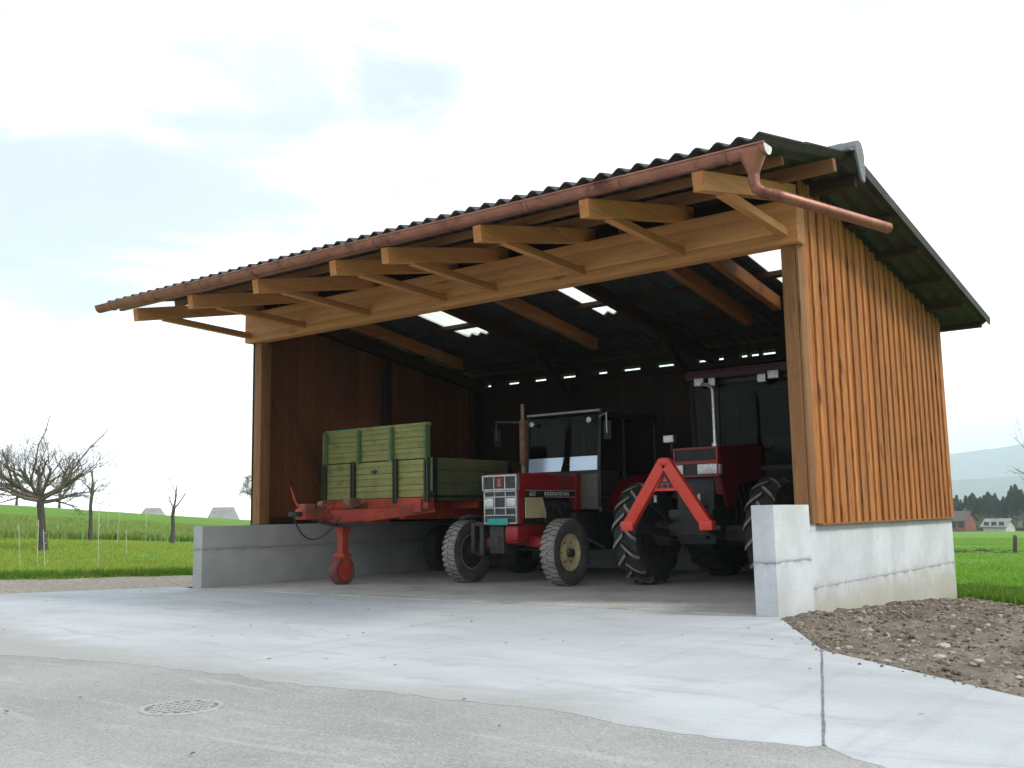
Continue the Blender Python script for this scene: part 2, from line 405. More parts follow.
# yard: old asphalt, concrete apron, gravel track ---------------------------------
def asphalt_mat():
    m, nt, b = mk('worn yard surface'); v = coords(nt)
    n1 = nz(nt, v, .55, 7, .62, .3); n2 = nz(nt, v, 130, 3, .7); n3 = nz(nt, coords(nt, (.55, 2.8, 1)), 1.3, 8, .72, .8)
    sp = N(nt, 'ShaderNodeTexVoronoi', None, Vector=v, Scale=110.0)
    col = mix(nt, smooth(nt, n1, .35, .68), (.265, .27, .262), (.345, .345, .33))
    col = mix(nt, smooth(nt, n3, .48, .70, 0, .75), col, (.43, .41, .37))
    sps = N(nt, 'ShaderNodeSeparateColor', None, _0=sp.outputs[1])
    col = mix(nt, smooth(nt, sps.outputs[0], .72, .9, 0, .35), col, (.50, .49, .46))
    col = mix(nt, smooth(nt, sps.outputs[1], .80, .97, 0, .45), col, (.15, .15, .145))
    cr = nz(nt, v, 4.0, 8, .75); col = mix(nt, smooth(nt, cr, .60, .74, 0, .4), col, (.20, .195, .18))
    nt.links.new(col, b.inputs['Base Color']); b.inputs['Roughness'].default_value = .88; b.inputs['Specular IOR Level'].default_value = .3
    bump(nt, b, math_(nt, 'ADD', sp.outputs[0], n2), .55, .006); return m
def apron_mat(name, k=1.0):
    m, nt, b = mk(name); v = coords(nt)
    n1 = nz(nt, coords(nt, (.7, 1.5, 1)), .8, 7, .6, .4); n2 = nz(nt, v, 75, 4, .75); n3 = nz(nt, coords(nt, (1, 3.2, 1)), 1.1, 8, .7, .6)
    n4 = nz(nt, v, 9, 6, .75)
    col = mix(nt, smooth(nt, n1, .34, .66), tuple(c * k for c in (.43, .46, .485)), tuple(c * k for c in (.53, .565, .595)))
    col = mix(nt, smooth(nt, n3, .50, .66, 0, .75), col, tuple(c * k for c in (.375, .39, .39)))
    col = mix(nt, smooth(nt, n4, .55, .8, 0, .35), col, tuple(c * k for c in (.33, .335, .33)))
    col = mix(nt, smooth(nt, n2, .35, .7, .28, 0), col, (.30, .30, .30))
    br_ = nz(nt, coords(nt, (1.2, 42, 1)), 1.0, 4, .6); br2 = nz(nt, coords(nt, (5.5, .35, 1)), 1.0, 5, .6, .5)
    col = mix(nt, smooth(nt, br_, .35, .7, .22, 0), col, (.34, .35, .355))
    col = mix(nt, smooth(nt, br2, .52, .72, 0, .30), col, (.30, .30, .295))
    pt = N(nt, 'ShaderNodeTexVoronoi', None, Vector=v, Scale=3.1); ps = N(nt, 'ShaderNodeSeparateColor', None, _0=pt.outputs[1])
    spot = math_(nt, 'MULTIPLY', smooth(nt, pt.outputs[0], .035, .075, .8, 0), smooth(nt, ps.outputs[0], .6, .62))
    col = mix(nt, spot, col, (.16, .15, .13))
    sx = N(nt, 'ShaderNodeSeparateXYZ', None, _0=v)
    wv = math_(nt, 'ADD', math_(nt, 'MULTIPLY_ADD', n1, 1.1, -.55), math_(nt, 'MULTIPLY_ADD', n4, .5, -.25))
    lft = smooth(nt, sx.outputs[0], -2.0, -10.5, 0, 2.6)
    e = math_(nt, 'ADD', math_(nt, 'ADD', math_(nt, 'SUBTRACT', sx.outputs[1], -4.25), wv), math_(nt, 'MULTIPLY', lft, -.42))
    dm = math_(nt, 'MULTIPLY', smooth(nt, e, -.1, .55, .95, 0), smooth(nt, sx.outputs[0], 1.9, .6))
    dcol = mix(nt, smooth(nt, n2, .3, .7), (.27, .27, .26), (.38, .375, .355))
    col = mix(nt, dm, col, dcol)
    nt.links.new(col, b.inputs['Base Color']); b.inputs['Roughness'].default_value = .8; b.inputs['Specular IOR Level'].default_value = .35
    bump(nt, b, math_(nt, 'ADD', n2, math_(nt, 'MULTIPLY', n4, .5)), .3, .004); return m
M['asphalt'] = asphalt_mat(); M['apron'] = apron_mat('poured apron'); M['apron2'] = apron_mat('poured apron strip', .97)
def jag(pts, step=.12, amp=.02, closed_edges=None):
    out = []
    n = len(pts)
    for i in range(n):
        p, q = Vector((*pts[i], 0)), Vector((*pts[(i + 1) % n], 0)); L = (q - p).length
        out.append(p)
        if closed_edges is None or i in closed_edges:
            k = max(1, int(L / step)); nrm = Vector((-(q - p).y, (q - p).x, 0)).normalized()
            for t in range(1, k):
                c = p.lerp(q, t / k)
                out.append(c + nrm * amp * 2 * (noise.noise(c * 1.3) + .5 * noise.noise(c * 6)))
    return out
def flat_sheet(name, pts, z, mat):
    mb = MB(); mb.sheet([(p[0], p[1], z) for p in pts])
    if z > .001:
        r = bmesh.ops.extrude_face_region(mb.bm, geom=list(mb.bm.faces)); bmesh.ops.translate(mb.bm, verts=[g for g in r['geom'] if isinstance(g, bmesh.types.BMVert)], vec=(0, 0, -z - .03))
    bmesh.ops.triangulate(mb.bm, faces=[f for f in mb.bm.faces if len(f.verts) > 4])
    return tag(obj(name, mb, mat), kind='structure')
gi = [(-7.85, .95), (-8.28, .2), (-9.38, -1.69), (-12.5, -7.1), (-17, -15)]     # inner edge of the gravel track
go = [(-17.5, -10.5), (-14.3, -5.0), (-11.78, -.53), (-10.35, 1.77), (-8.6, 4.6), (-7.85, 6.5)]
flat_sheet('yard', [(-17, -15), (-18, -30), (14, -30), (14, -12), (6, -5.6), (2.52, -2.79), (1.18, -1.7), (.2, 0), (-7.76, 0)] + gi[1:4], 0, M['asphalt'])
ap = jag([(-7.76, .0), (.2, .0), (1.18, -1.7), (2.094, -4.18), (1.63, -4.27), (.9, -4.18), (-.01, -4.25), (-1.04, -4.34), (-2.46, -4.39), (-3.39, -4.57), (-6.5, -5.2), (-11.3, -5.4), (-9.38, -1.75), (-8.28, .12)],
         .05, .05, {3, 4, 5, 6, 7, 8, 9, 10, 11})
flat_sheet('apron', ap, .0018, M['apron'])
flat_sheet('apron_strip', jag([(1.185, -1.707), (2.52, -2.79), (6, -5.6), (6, -8.2), (3.3, -5.15), (2.36, -4.37), (2.10, -4.187)], .1, .03, {3, 4, 5}), .0018, M['apron2'])
jp = []; jq = []
for k in range(60):
    t = k / 59; x_, y_ = 1.182 + (2.097 - 1.182) * t, -1.705 + (-4.185 + 1.705) * t
    o_ = .004 * noise.noise(Vector((x_ * 3, y_ * 3, 0))); wj = .006 + .004 * noise.noise(Vector((x_ * 9, y_ * 9, 4))) + (.01 if k < 2 else 0)
    jp.append((x_ + o_ - wj, y_)); jq.append((x_ + o_ + wj, y_))
M['joint'] = surf('joint filler', (.13, .13, .13), (.22, .22, .215), 12, 60, .9, bs=.2)
flat_sheet('joint', jp + jq[::-1], .0045, M['joint'])
flat_sheet('floor', [(-7.57, .005), (0, .005), (0, 5.75), (-7.57, 5.75)], .010, M['floor'])

def gravel_mat():
    m, nt, b = mk('gravel track'); v = coords(nt)
    vo = N(nt, 'ShaderNodeTexVoronoi', None, Vector=v, Scale=26.0); s = N(nt, 'ShaderNodeSeparateColor', None, _0=vo.outputs[1])
    n = nz(nt, v, 1.1, 6, .7)
    col = mix(nt, s.outputs[0], (.26, .215, .165), (.48, .43, .36))
    col = mix(nt, smooth(nt, n, .4, .7, 0, .6), col, (.34, .28, .21))
    nt.links.new(col, b.inputs['Base Color']); b.inputs['Roughness'].default_value = .95; bump(nt, b, vo.outputs[0], .8, .02); return m
M['gravel'] = gravel_mat()
# the track as a strip that follows the land
def strip(inner, outer, z0, nx=60, ny=10):
    def samp(pl, t):
        L = [0]; 
        for a, b in zip(pl, pl[1:]): L.append(L[-1] + math.dist(a, b))
        s = t * L[-1]
        for i in range(len(pl) - 1):
            if s <= L[i + 1] + 1e-9:
                u = (s - L[i]) / max(1e-6, L[i + 1] - L[i]); return (pl[i][0] * (1 - u) + pl[i + 1][0] * u, pl[i][1] * (1 - u) + pl[i + 1][1] * u)
        return pl[-1]
    V = []; F = []
    for i in range(nx + 1):
        a = samp(inner, i / nx); b = samp(outer, i / nx)
        for j in range(ny + 1):
            u = j / ny; x, y = a[0] * (1 - u) + b[0] * u, a[1] * (1 - u) + b[1] * u
            zz = max(float(T(x, y)) + .05, -.04) if u > .5 else 0
            zz = (1 - u) * (-.012) + u * (max(float(T(x, y)), -.05) + .03) + .012 * noise.noise(Vector((x * 2, y * 2, 3)))
            V.append((x, y, zz))
    for i in range(nx):
        for j in range(ny):
            k = i * (ny + 1) + j; F.append((k, k + ny + 1, k + ny + 2, k + 1))
    return V, F
Vg, Fg = strip(gi, go[::-1], 0)
tag(raw('gravel_track', Vg, Fg, M['gravel'], smooth_=True), kind='structure')

# bare soil beside the right wall --------------------------------------------------
def seg_d(px, py, a, b):
    ax, ay = a; bx, by = b; ux, uy = bx - ax, by - ay; L = math.hypot(ux, uy)
    return ((px - ax) * uy - (py - ay) * ux) / L
apl = [(.2, .0), (1.18, -1.7), (2.52, -2.79), (6, -5.6), (14, -12)]
fld = [(-.3, 6.7), (.35, 5.9), (1.75, 3.75), (3.4, 1.1), (8, -5.2)]
def side(pl, x, y):   # signed distance from polyline, positive on the +X side
    best = 1e9; sg = 1
    for a, b in zip(pl, pl[1:]):
        t = max(0, min(1, ((x - a[0]) * (b[0] - a[0]) + (y - a[1]) * (b[1] - a[1])) / ((b[0] - a[0]) ** 2 + (b[1] - a[1]) ** 2)))
        d = math.hypot(x - a[0] - t * (b[0] - a[0]), y - a[1] - t * (b[1] - a[1]))
        if d < best: best = d; sg = -1 if seg_d(x, y, a, b) > 0 else 1
    return best * sg
def soil_z(x, y):
    b = -.015 - .047 * max(0, min(y, 6)) + (-.01 * max(0, x - 2))
    b += .02 * math.exp(-((y - 3.6) / 1.6) ** 2) * math.exp(-((x - .75) / .6) ** 2)
    v = Vector((x, y, 0))
    b += .035 * noise.noise(v * 1.7) + .03 * noise.noise(v * 5) + .028 * abs(noise.noise(v * 13)) + .018 * noise.noise(v * 28)
    da = side(apl, x, y)        # >0 off the apron
    df = -side(fld, x, y)       # >0 on the soil side
    da += .03 * noise.noise(v * 4)
    df += .2 * noise.noise(v * 1.5)
    t = max(0, min(1, da / .25)); b = (-.10) * (1 - min(1, max(0, (da + .06) / .08))) + b * min(1, max(0, (da + .06) / .08)) if da < .02 else b * t + (-.012) * (1 - t)
    if df < .35: 
        t = max(0, min(1, df / .35)); b = b * t + (float(T(x, y)) - .10) * (1 - t)
    return b
V = []; F = []; nx, ny = 230, 300
for i in range(nx + 1):
    for j in range(ny + 1):
        x = .14 + (i / nx) ** 1.15 * 6.0; y = -5.2 + j / ny * 11.9
        if x < .16: x = .14
        V.append((x, y, soil_z(x, y)))
for i in range(nx):
    for j in range(ny):
        k = i * (ny + 1) + j; p = V[k]
        if side(apl, p[0], p[1]) < -.25 or side(fld, p[0], p[1]) > .4: continue
        F.append((k, k + ny + 1, k + ny + 2, k + 1))
def soil_mat():
    m, nt, b = mk('stony soil'); v = coords(nt)
    n1 = nz(nt, v, 1.4, 7, .65); n2 = nz(nt, v, 40, 5, .75); n0 = nz(nt, v, 7, 6, .7)
    vo = N(nt, 'ShaderNodeTexVoronoi', None, Vector=v, Scale=34.0); s = N(nt, 'ShaderNodeSeparateColor', None, _0=vo.outputs[1])
    col = mix(nt, smooth(nt, n1, .35, .65), (.120, .096, .072), (.235, .203, .163))
    col = mix(nt, smooth(nt, n0, .5, .75, 0, .7), col, (.075, .058, .042))
    f = math_(nt, 'MULTIPLY', smooth(nt, s.outputs[0], .70, .74), smooth(nt, vo.outputs[0], .28, .42, 1, 0))
    col = mix(nt, f, col, mix(nt, s.outputs[1], (.27, .235, .19), (.42, .39, .34)))
    nt.links.new(col, b.inputs['Base Color']); b.inputs['Roughness'].default_value = .95; b.inputs['Specular IOR Level'].default_value = .2
    bump(nt, b, math_(nt, 'ADD', n2, math_(nt, 'MULTIPLY', f, .6)), .8, .015); return m
M['soil'] = soil_mat()
tag(raw('soil', V, F, M['soil'], smooth_=True), kind='structure')

# stones
def stone_mesh(n, seed, flat_=.65):
    bm = bmesh.new(); bmesh.ops.create_icosphere(bm, subdivisions=n, radius=1)
    for v in bm.verts:
        d = 1 + .35 * noise.noise(v.co * 1.1 + Vector((seed * 3.7, 0, 0))) + .12 * noise.noise(v.co * 3 + Vector((seed, 9, 0)))
        v.co *= d; v.co.z *= flat_
    Vv = np.array([v.co[:] for v in bm.verts]); Ff = np.array([[v.index for v in f.verts] for f in bm.faces]); bm.free(); return Vv, Ff
M['pale_stone'] = surf('pale stone', (.30, .275, .235), (.40, .375, .33), 9, 60, .9, bs=.3)
M['grey_stone'] = surf('grey brown stone', (.15, .122, .092), (.26, .22, .175), 9, 60, .9, bs=.3)
base = [stone_mesh(1, s) for s in range(5)]
Vs = []; Fs = []; mi = []; off = 0; cnt = 0
while cnt < 9000:
    x = .3 + random.random() ** 1.2 * 4.5; y = -4.6 + random.random() * 10.5
    sd_ = side(apl, x, y)
    if sd_ < -.35 or side(fld, x, y) > -.05: continue
    if sd_ < .02 and random.random() > .12 * (1 + sd_ / .35) ** 2 + .1 * (sd_ > -.06): continue
    v, f = base[cnt % 5]; s = .005 + .019 * random.random() ** 2.6
    a = random.random() * 6.28; ca, sa = math.cos(a), math.sin(a)
    q = v * s * np.array([1.3, .9, 1]); s = s if sd_ > .02 else s * .5; q = np.stack([q[:, 0] * ca - q[:, 1] * sa, q[:, 0] * sa + q[:, 1] * ca, q[:, 2]], 1) * (1 if sd_ > .02 else .5) + (x, y, soil_z(x, y) + s * .2 if sd_ > .02 else .002 + s * .5)
    Vs.append(q); Fs.append(f + off); off += len(q); mi += [(0 if rr_ < .12 else (2 if rr_ > .6 else 1)) for rr_ in [random.random()]] * len(f); cnt += 1
tag(raw('pebbles', np.concatenate(Vs), np.concatenate(Fs), [M['pale_stone'], M['grey_stone'], surf('earth clods', (.10, .078, .056), (.17, .135, .10), 9, 60, .95, bs=.3)], smooth_=False, mi=mi), 'small loose stones scattered over the bare soil by the right wall', kind='stuff')
big = [stone_mesh(3, s + 20) for s in range(4)]
for i, (x, y, s) in enumerate([(1.44, -1.49, .05), (1.75, -1.13, .085), (1.87, -1.67, .06), (1.72, .71, .06), (2.07, -1.63, .055), (2.11, -1.89, .04), (2.22, -1.93, .045), (1.25, -.96, .035), (1.42, -.93, .035), (.76, .97, .05), (1.41, .86, .045), (1.84, -1.29, .035), (1.2, .54, .04), (1.06, -.53, .035), (2.37, -2.11, .04), (1.6, -.3, .03), (1.95, -.7, .035), (1.05, 1.6, .045), (.9, .1, .03), (2.3, -1.2, .04)]):
    v, f = big[i % 4]; a = i * 1.7; ca, sa = math.cos(a), math.sin(a); s *= .62; q = v * s * np.array([1.15, .9, .75])
    q = np.stack([q[:, 0] * ca - q[:, 1] * sa, q[:, 0] * sa + q[:, 1] * ca, q[:, 2]], 1)
    o = raw('stone', q, f, M['pale_stone'] if i % 3 else M['grey_stone'], smooth_=True)
    o.location = (x, y, soil_z(x, y) + s * .05)
    tag(o, 'fist sized rounded stone lying on the bare brown soil' if i != 1 else 'largest pale rounded stone lying on the bare brown soil', 'stone', 'stones on the bare soil')

# ================================================================== THE SHED
shed = thing('shed', 'open fronted timber machine shed with dark corrugated roof on low concrete walls', 'shed')
zf = lambda y: 3.66 + .2048 * (y + 1.08)
zb = lambda y: 4.09 - .1463 * (y - 1.02)
roofz = lambda y: zf(y) if y < 1.02 else zb(y)
XL, XR, YF, YB = -8.20, .70, -1.08, 6.35
# --- roof sheets
SKY = [(-3.80, -3.275), (-6.32, -5.80), (-1.13, -.68)]
pitch = .177; per = 8
xs = np.arange(XL, XR + 1e-6, pitch / per)
wave = .026 * np.cos((xs - XR) / pitch * 2 * math.pi)
def corr(y0, y1, mask=None, lift=0.0, th=.012):
    V = []; F = []
    for y in (y0, y1):
        for top in (1, 0):
            for x, wz in zip(xs, wave): V.append((x, y, roofz((y0 + y1) / 2) + (roofz(y) - roofz((y0 + y1) / 2)) + wz + lift + (th if top else 0)))
    n = len(xs)
    for i in range(n - 1):
        xc = (xs[i] + xs[i + 1]) / 2
        if mask is not None and not mask(xc): continue
        a, b, c, d = i, n + i, 2 * n + i, 3 * n + i     # y0 top, y0 bot, y1 top, y1 bot
        F += [(a, a + 1, c + 1, c), (b, d, d + 1, b + 1), (a, b, b + 1, a + 1), (c, c + 1, d + 1, d)]
    for i in (0, n - 2):
        e = i + (1 if i else 0); F.append((e, 2 * n + e, 3 * n + e, n + e))
    return V, F
Vr = []; Fr = []; Vk = []; Fk = []
insky = lambda x: any(a <= x <= b for a, b in SKY)
def addto(Vl, Fl, V, F):
    o = len(Vl); Vl += V; Fl += [tuple(i + o for i in f) for f in F]
fr = [-1.08, -.02, 1.02]
for k, (a, b) in enumerate(zip(fr, fr[1:])): addto(Vr, Fr, *corr(a - (.10 if k else 0), b, None, .010 * k))
ys = [1.02, 2.05, 2.68, 3.90, 5.15, 6.35]
for k, (a, b) in enumerate(zip(ys, ys[1:])):
    mid = k == 2
    addto(Vr, Fr, *corr(a, b + (.08 if k not in (1, 2) and k < 4 else 0), (lambda x: not insky(x)) if mid else None, -.0 if mid else .010 * (k % 2)))
    if mid: addto(Vk, Fk, *corr(a - .03, b + .03, insky, .004, .003))
roof = raw('roof', Vr, Fr, M['roof'], shed, True)
roof.data.set_sharp_from_angle(angle=R(60))
sk = raw('skylight', Vk, Fk, M['skylight'], roof, True)
# --- ridge capping in overlapping lengths
mb = MB(); x = XL - .02; k = 0
while x < XR:
    x2 = min(x + 1.15, XR + .06); lf = .006 * (k % 2)
    prof = [(-.20, zf(1.02 - .20) + .042), (-.07, zf(.95) + .05), (-.065, zf(.95) + .085), (-.04, 4.21), (0, 4.225), (.04, 4.21), (.065, zb(1.09) + .085), (.07, zb(1.09) + .05), (.20, zb(1.22) + .042)]
    th = .012
    outer = [(x, 1.02 + a, z + lf + th) for a, z in prof]; inner = [(x, 1.02 + a * .94, z + lf) for a, z in prof]
    mb.prism(outer + inner[::-1], (x2 - x, 0, 0)); x = x2 - .05 if x2 < XR else x2 + 1; k += 1
# closing piece with its down-turned end at the right verge
c = [(XR + .062, 1.02 + a, z - .075) for a, z in ((-.10, 4.19), (-.09, 4.245), (-.05, 4.29), (0, 4.305), (.06, 4.295), (.10, 4.26), (.125, 4.20), (.13, 4.06), (.125, 3.97), (.10, 3.93), (.05, 3.94), (.0, 4.0), (-.05, 4.1))]
mb.prism(c, (.02, 0, 0))
obj('ridge_cap', mb, M['zinc'] if False else surf('weathered ridge cap', (.16, .165, .175), (.22, .225, .235), 4, 40, .7, bs=.2), roof)
# verge boards' dark trim along the right back pitch
mb = MB()
mb.bar((XR + .012, 1.24, zb(1.24) + .012), (XR + .012, YB, zb(YB) + .012), .016, .10)
obj('verge_trim', mb, M['roof'], roof)
# --- purlins
for y, h, wd, xa, xb in [(-.93, .09, .07, XL + .1, XR - .05), (-.15, .08, .07, XL + .15, XR - .2), (.68, .12, .09, XL + .05, XR - .04), (1.32, .12, .08, XL + .1, XR - .06), (2.35, .07, .08, XL + .1, XR - .06),
                       (3.33, .07, .08, XL + .1, XR - .06), (4.35, .07, .08, XL + .1, XR - .06), (5.3, .07, .08, XL + .1, XR - .06), (6.2, .07, .07, XL + .1, XR - .06)]:
    mb = MB(); z = roofz(y) - .03; sl = math.atan(.2048 if y < 1 else -.1463)
    Mx = Matrix.Translation((0, y, z - h / 2)) @ Matrix.Rotation(sl, 4, 'X')
    mb.box((xa, -wd / 2, -h / 2), (xb, wd / 2, h / 2), 0, .006, Mx); obj('purlin', mb, M['wood_purlin' if y < 1 else 'purlin_shaded'], shed)
# --- front rafters (outriggers) with braces down to the beam
RX = [.10, -.98, -2.17, -3.37, -4.13, -5.40, -6.62, -7.77]
for i, x in enumerate(RX):
    wd, h = .10, .16
    top = lambda y: zf(y) - .135
    mb = MB(); y0, y1 = -.92, 1.06
    mb.prism([(x - wd / 2, y0, top(y0) - h), (x - wd / 2, y0 - .02, top(y0)), (x - wd / 2, y1, top(y1)), (x - wd / 2, y1, top(y1) - h)], (wd, 0, 0))
    bmesh.ops.bevel(mb.bm, geom=list(mb.bm.edges), offset=.005, segments=1, affect='EDGES')
    obj('rafter', mb, M['wood_front_y'], shed)
    mb = MB(); ya = -.50
    p = Vector((x, ya, top(ya) - h + .01)); q = Vector((x, .838, 3.44)); d = (q - p).normalized()
    mb.bar(p - d * .03, q + d * .02, .085, .075, 0, .004); obj('brace', mb, M['wood_front_y'], shed)
M['wood_shaded_y'] = wood('shade darkened rafters', (.05, .024, .013), (.03, .015, .009), 'Y', isl=.4)  # darker copy of the rafter wood with the interior shade in its colour
for x, yend, wm in [(-7.62, 5.9, 'wood_shaded_y'), (-7.0, 4.55, 'wood_in'), (-5.20, 5.9, 'wood_shaded_y'), (-4.3, 4.45, 'wood_in'), (-3.05, 5.9, 'wood_shaded_y'), (-1.8, 4.3, 'wood_in'), (-1.24, 3.9, 'wood_in'), (.05, 5.9, 'wood_shaded_y')]:  # orange rafters end early to mimic falloff into shade; others use the darkened copy
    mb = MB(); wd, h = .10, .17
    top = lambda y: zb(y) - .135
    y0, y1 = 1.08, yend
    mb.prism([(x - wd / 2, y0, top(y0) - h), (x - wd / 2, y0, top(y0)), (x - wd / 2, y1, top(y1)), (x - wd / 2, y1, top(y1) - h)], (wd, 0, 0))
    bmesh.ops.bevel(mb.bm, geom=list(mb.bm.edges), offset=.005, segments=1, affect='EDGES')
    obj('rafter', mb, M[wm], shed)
# struts inside, from the back wall posts up to the rafters
for x in (-5.20, -3.05):
    mb = MB(); mb.bar((x, 5.70, 2.2), (x, 4.2, zb(4.2) - .31), .09, .12, 0, .004); obj('strut', mb, M['wood_dark'], shed)
# --- glulam beam
mb = MB(); 
for k in range(4):
    z0 = 3.345 + k * .105; mb.box((-7.86, .84, z0), (.225, 1.02, z0 + .1049 if k < 3 else 3.765), 0, .0025 if k in (0, 3) else .0012)
obj('front_beam', mb, M['wood_front'], shed)
# carpenter's pegs left in the beam
for x, z in [(-.5, 3.62), (-2.9, 3.66), (-4.6, 3.6), (-6.2, 3.61), (-7.2, 3.5)]:
    mb = MB(); mb.lathe([(0, .004), (-.02, .004)], (x, .84, z), 'Y', 8); obj('peg', mb, M['black'], shed)
# --- posts on the concrete
def post(x0, y0, x1, y1, z0, z1, mat='wood_post'):
    mb = MB(); mb.box((x0, y0, z0), (x1, y1, z1), 0, .006); return obj('post', mb, M[mat], shed)
post(.015, .93, .153, 1.10, .828, 3.34); post(-7.75, .93, -7.60, 1.10, .805, 3.34)
mb = MB(); mb.box((.158, .93, .745), (.180, 1.070, 3.342), 0, .003); obj('corner_board', mb, M['wood_post'], shed)
for y in (3.4, 5.62): post(.0, y, .125, y + .13, .83, zb(y + .13) - .31, 'wood_dark'); post(-7.73, y, -7.60, y + .13, .80, zb(y + .13) - .31, 'wood_dark')
for x in (-5.62, -2.95): post(x - .07, 5.62, x + .07, 5.75, .0, 3.0, 'wood_dark')
# --- concrete walls
mb = MB(); mb.box((0, 0, -.5), (.200, .800, .915), 0, .008); obj('concrete_pier', mb, M['conc_p'], shed)
mb = MB(); mb.box((0, .803, -1.0), (.150, 5.925, .825), 0, .006); obj('concrete_wall', mb, M['conc_r'], shed)
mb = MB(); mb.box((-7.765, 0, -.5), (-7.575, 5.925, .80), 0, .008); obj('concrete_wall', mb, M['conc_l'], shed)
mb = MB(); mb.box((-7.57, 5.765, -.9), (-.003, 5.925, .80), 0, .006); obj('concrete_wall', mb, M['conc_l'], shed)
# --- cladding
def boards(axis, fixed, a0, a1, zlo, ztop, w_, th, batt, mat, name, outward, every=1):
    mb = MB(); a = a0; k = 0
    while a < a1 - .02:
        b = min(a + w_, a1); t = min(ztop(a), ztop(b)) - .002
        zl = zlo
        tt = th * (1 + .12 * random.random())
        f0, f1 = (fixed, fixed + outward * tt)
        if axis == 'Y': pr = [(f0, a + .002, zl), (f0, b - .002, zl), (f0, b - .002, ztop(b)), (f0, a + .002, ztop(a))]; mb.prism(pr, (f1 - f0, 0, 0))
        else: pr = [(a + .002, f0, zl), (b - .002, f0, zl), (b - .002, f0, ztop(b)), (a + .002, f0, ztop(a))]; mb.prism(pr, (0, f1 - f0, 0))
        if batt and k:
            bw = .078; g0 = fixed + outward * (th * 1.14); zl2 = zl
            c0 = a - bw / 2 + random.uniform(-.004, .004)
            sec = [(0, 0), (0, .017), (.005, .021), (bw - .005, .021), (bw, .017), (bw, 0)]
            bot = [(g0 + outward * d, c0 + u, zl2) for u, d in sec]
            n = len(bot); va = [mb.bm.verts.new(p) for p in bot]; vb = [mb.bm.verts.new((p[0], p[1], ztop(p[1]))) for p in bot]
            mb.bm.faces.new(va[::-1]); mb.bm.faces.new(vb)
            for i in range(n): mb.bm.faces.new((va[i], va[(i + 1) % n], vb[(i + 1) % n], vb[i]))
        a = b; k += 1
    return obj(name, mb, mat, shed)
cladtop = lambda y: roofz(y) - .06
boards('Y', .152, 1.078, 5.96, .745, cladtop, .213, .022, True, M['wood_clad'], 'right_cladding', 1)
mb = MB(); mb.box((.153, 1.074, .728), (.212, 5.962, .744), 0, .003); obj('drip_board', mb, M['wood_post'], shed)
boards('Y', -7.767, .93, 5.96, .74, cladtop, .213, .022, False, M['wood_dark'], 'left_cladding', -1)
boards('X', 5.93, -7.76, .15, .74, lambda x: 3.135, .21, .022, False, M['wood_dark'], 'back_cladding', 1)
# inner lining of the left wall seen from the yard
M['wood_lining'] = wood('left wall lining', (.175, .060, .023), (.12, .039, .015), 'Z', isl=.4, knots=.3)
boards('Y', -7.74, 1.11, 5.6, .80, lambda y: zb(y) - .32, .30, .02, False, M['wood_lining'], 'wall_lining', 1)
mb = MB(); mb.bar((-7.70, 1.02, 2.95), (-7.70, 2.45, 1.02), .05, .18, 0, .004); obj('wall_brace', mb, wood('brace board', (.17, .066, .026), (.11, .04, .016), 'Z'), shed)
mb = MB(); mb.box((-7.72, 1.11, .805), (-7.60, 5.6, .90), 0, .004); obj('sill_plate', mb, M['wood_dark'], shed)
mb = MB(); mb.box((-7.76, 5.80, 3.03), (.15, 5.925, 3.135), 0, .004); obj('wall_plate', mb, M['wood_dark'], shed)
# blocking on top of the back wall: light shows through the gaps between the blocks
slots = [(-7.46, -7.26), (-6.88, -6.71 - .0), (-6.28, -6.09), (-5.68, -5.44), (-5.07, -4.82), (-4.46, -4.20), (-3.85, -3.62), (-3.3, -3.05), (-2.58, -2.39), (-2.11, -1.95)]
gaps = [(-7.50, -7.40), (-7.02, -6.78), (-6.45, -6.2), (-5.86, -5.60), (-5.28, -4.98), (-4.66, -4.36), (-4.03, -3.74), (-3.32, -3.2), (-3.0, -2.92), (-2.62, -2.54), (-2.46, -2.36), (-2.28, -2.1), (-1.82, -1.6)]
x = -7.76
for a, b in [(p - .025, q + .025) for p, q in gaps] + [(.15, .15)]:
    mb = MB(); mb.box((x, 5.815, 3.137), (a, 5.935, 3.345), 0, .003); obj('eaves_block', mb, M['wood_dark'], shed)
    x = b
mb = MB(); mb.box((-7.76, 5.836, 3.208), (.15, 5.915, 3.338)); obj('eaves_batten', mb, M['wood_dark'], shed)
# --- gutter, hopper, downpipe
mb = MB(); gx0, gx1 = XL - .02, XR + .085
gz = lambda x: 3.545 + (gx1 - x) / (gx1 - gx0) * .055
gy = -1.155
def halfring(x, r): return [Vector((x, gy + r * math.cos(a), gz(x) + r * math.sin(a) * 1.05)) for a in [math.pi + math.pi * k / 12 for k in range(13)]]
for k in range(30):
    xa = gx0 + (gx1 - gx0) * k / 30; xb_ = gx0 + (gx1 - gx0) * (k + 1) / 30
    oa, ob_, ia, ib = halfring(xa, .068), halfring(xb_, .068), halfring(xa, .064), halfring(xb_, .064)
    for i in range(12):
        for pq in ((oa, ob_), (ib, ia)):
            f = mb.bm.faces.new([mb.bm.verts.new(p) for p in (pq[0][i], pq[0][i + 1], pq[1][i + 1], pq[1][i])]); f.smooth = True
bmesh.ops.remove_doubles(mb.bm, verts=mb.bm.verts, dist=1e-5)
mb.tube([(gx0, gy - .069, gz(gx0) + .006), (gx1, gy - .069, gz(gx1) + .006)], .010, 8)
gut = obj('gutter', mb, M['copper'], shed, 60)
for k in range(10):
    mb = MB(); x = -7.9 + k * .93; mb.tube([Vector((x, gy + .072 * math.cos(a), gz(x) + .076 * math.sin(a))) for a in [math.pi + math.pi * j / 10 for j in range(11)]], .006, 6); obj('gutter_bracket', mb, M['copper'], gut)
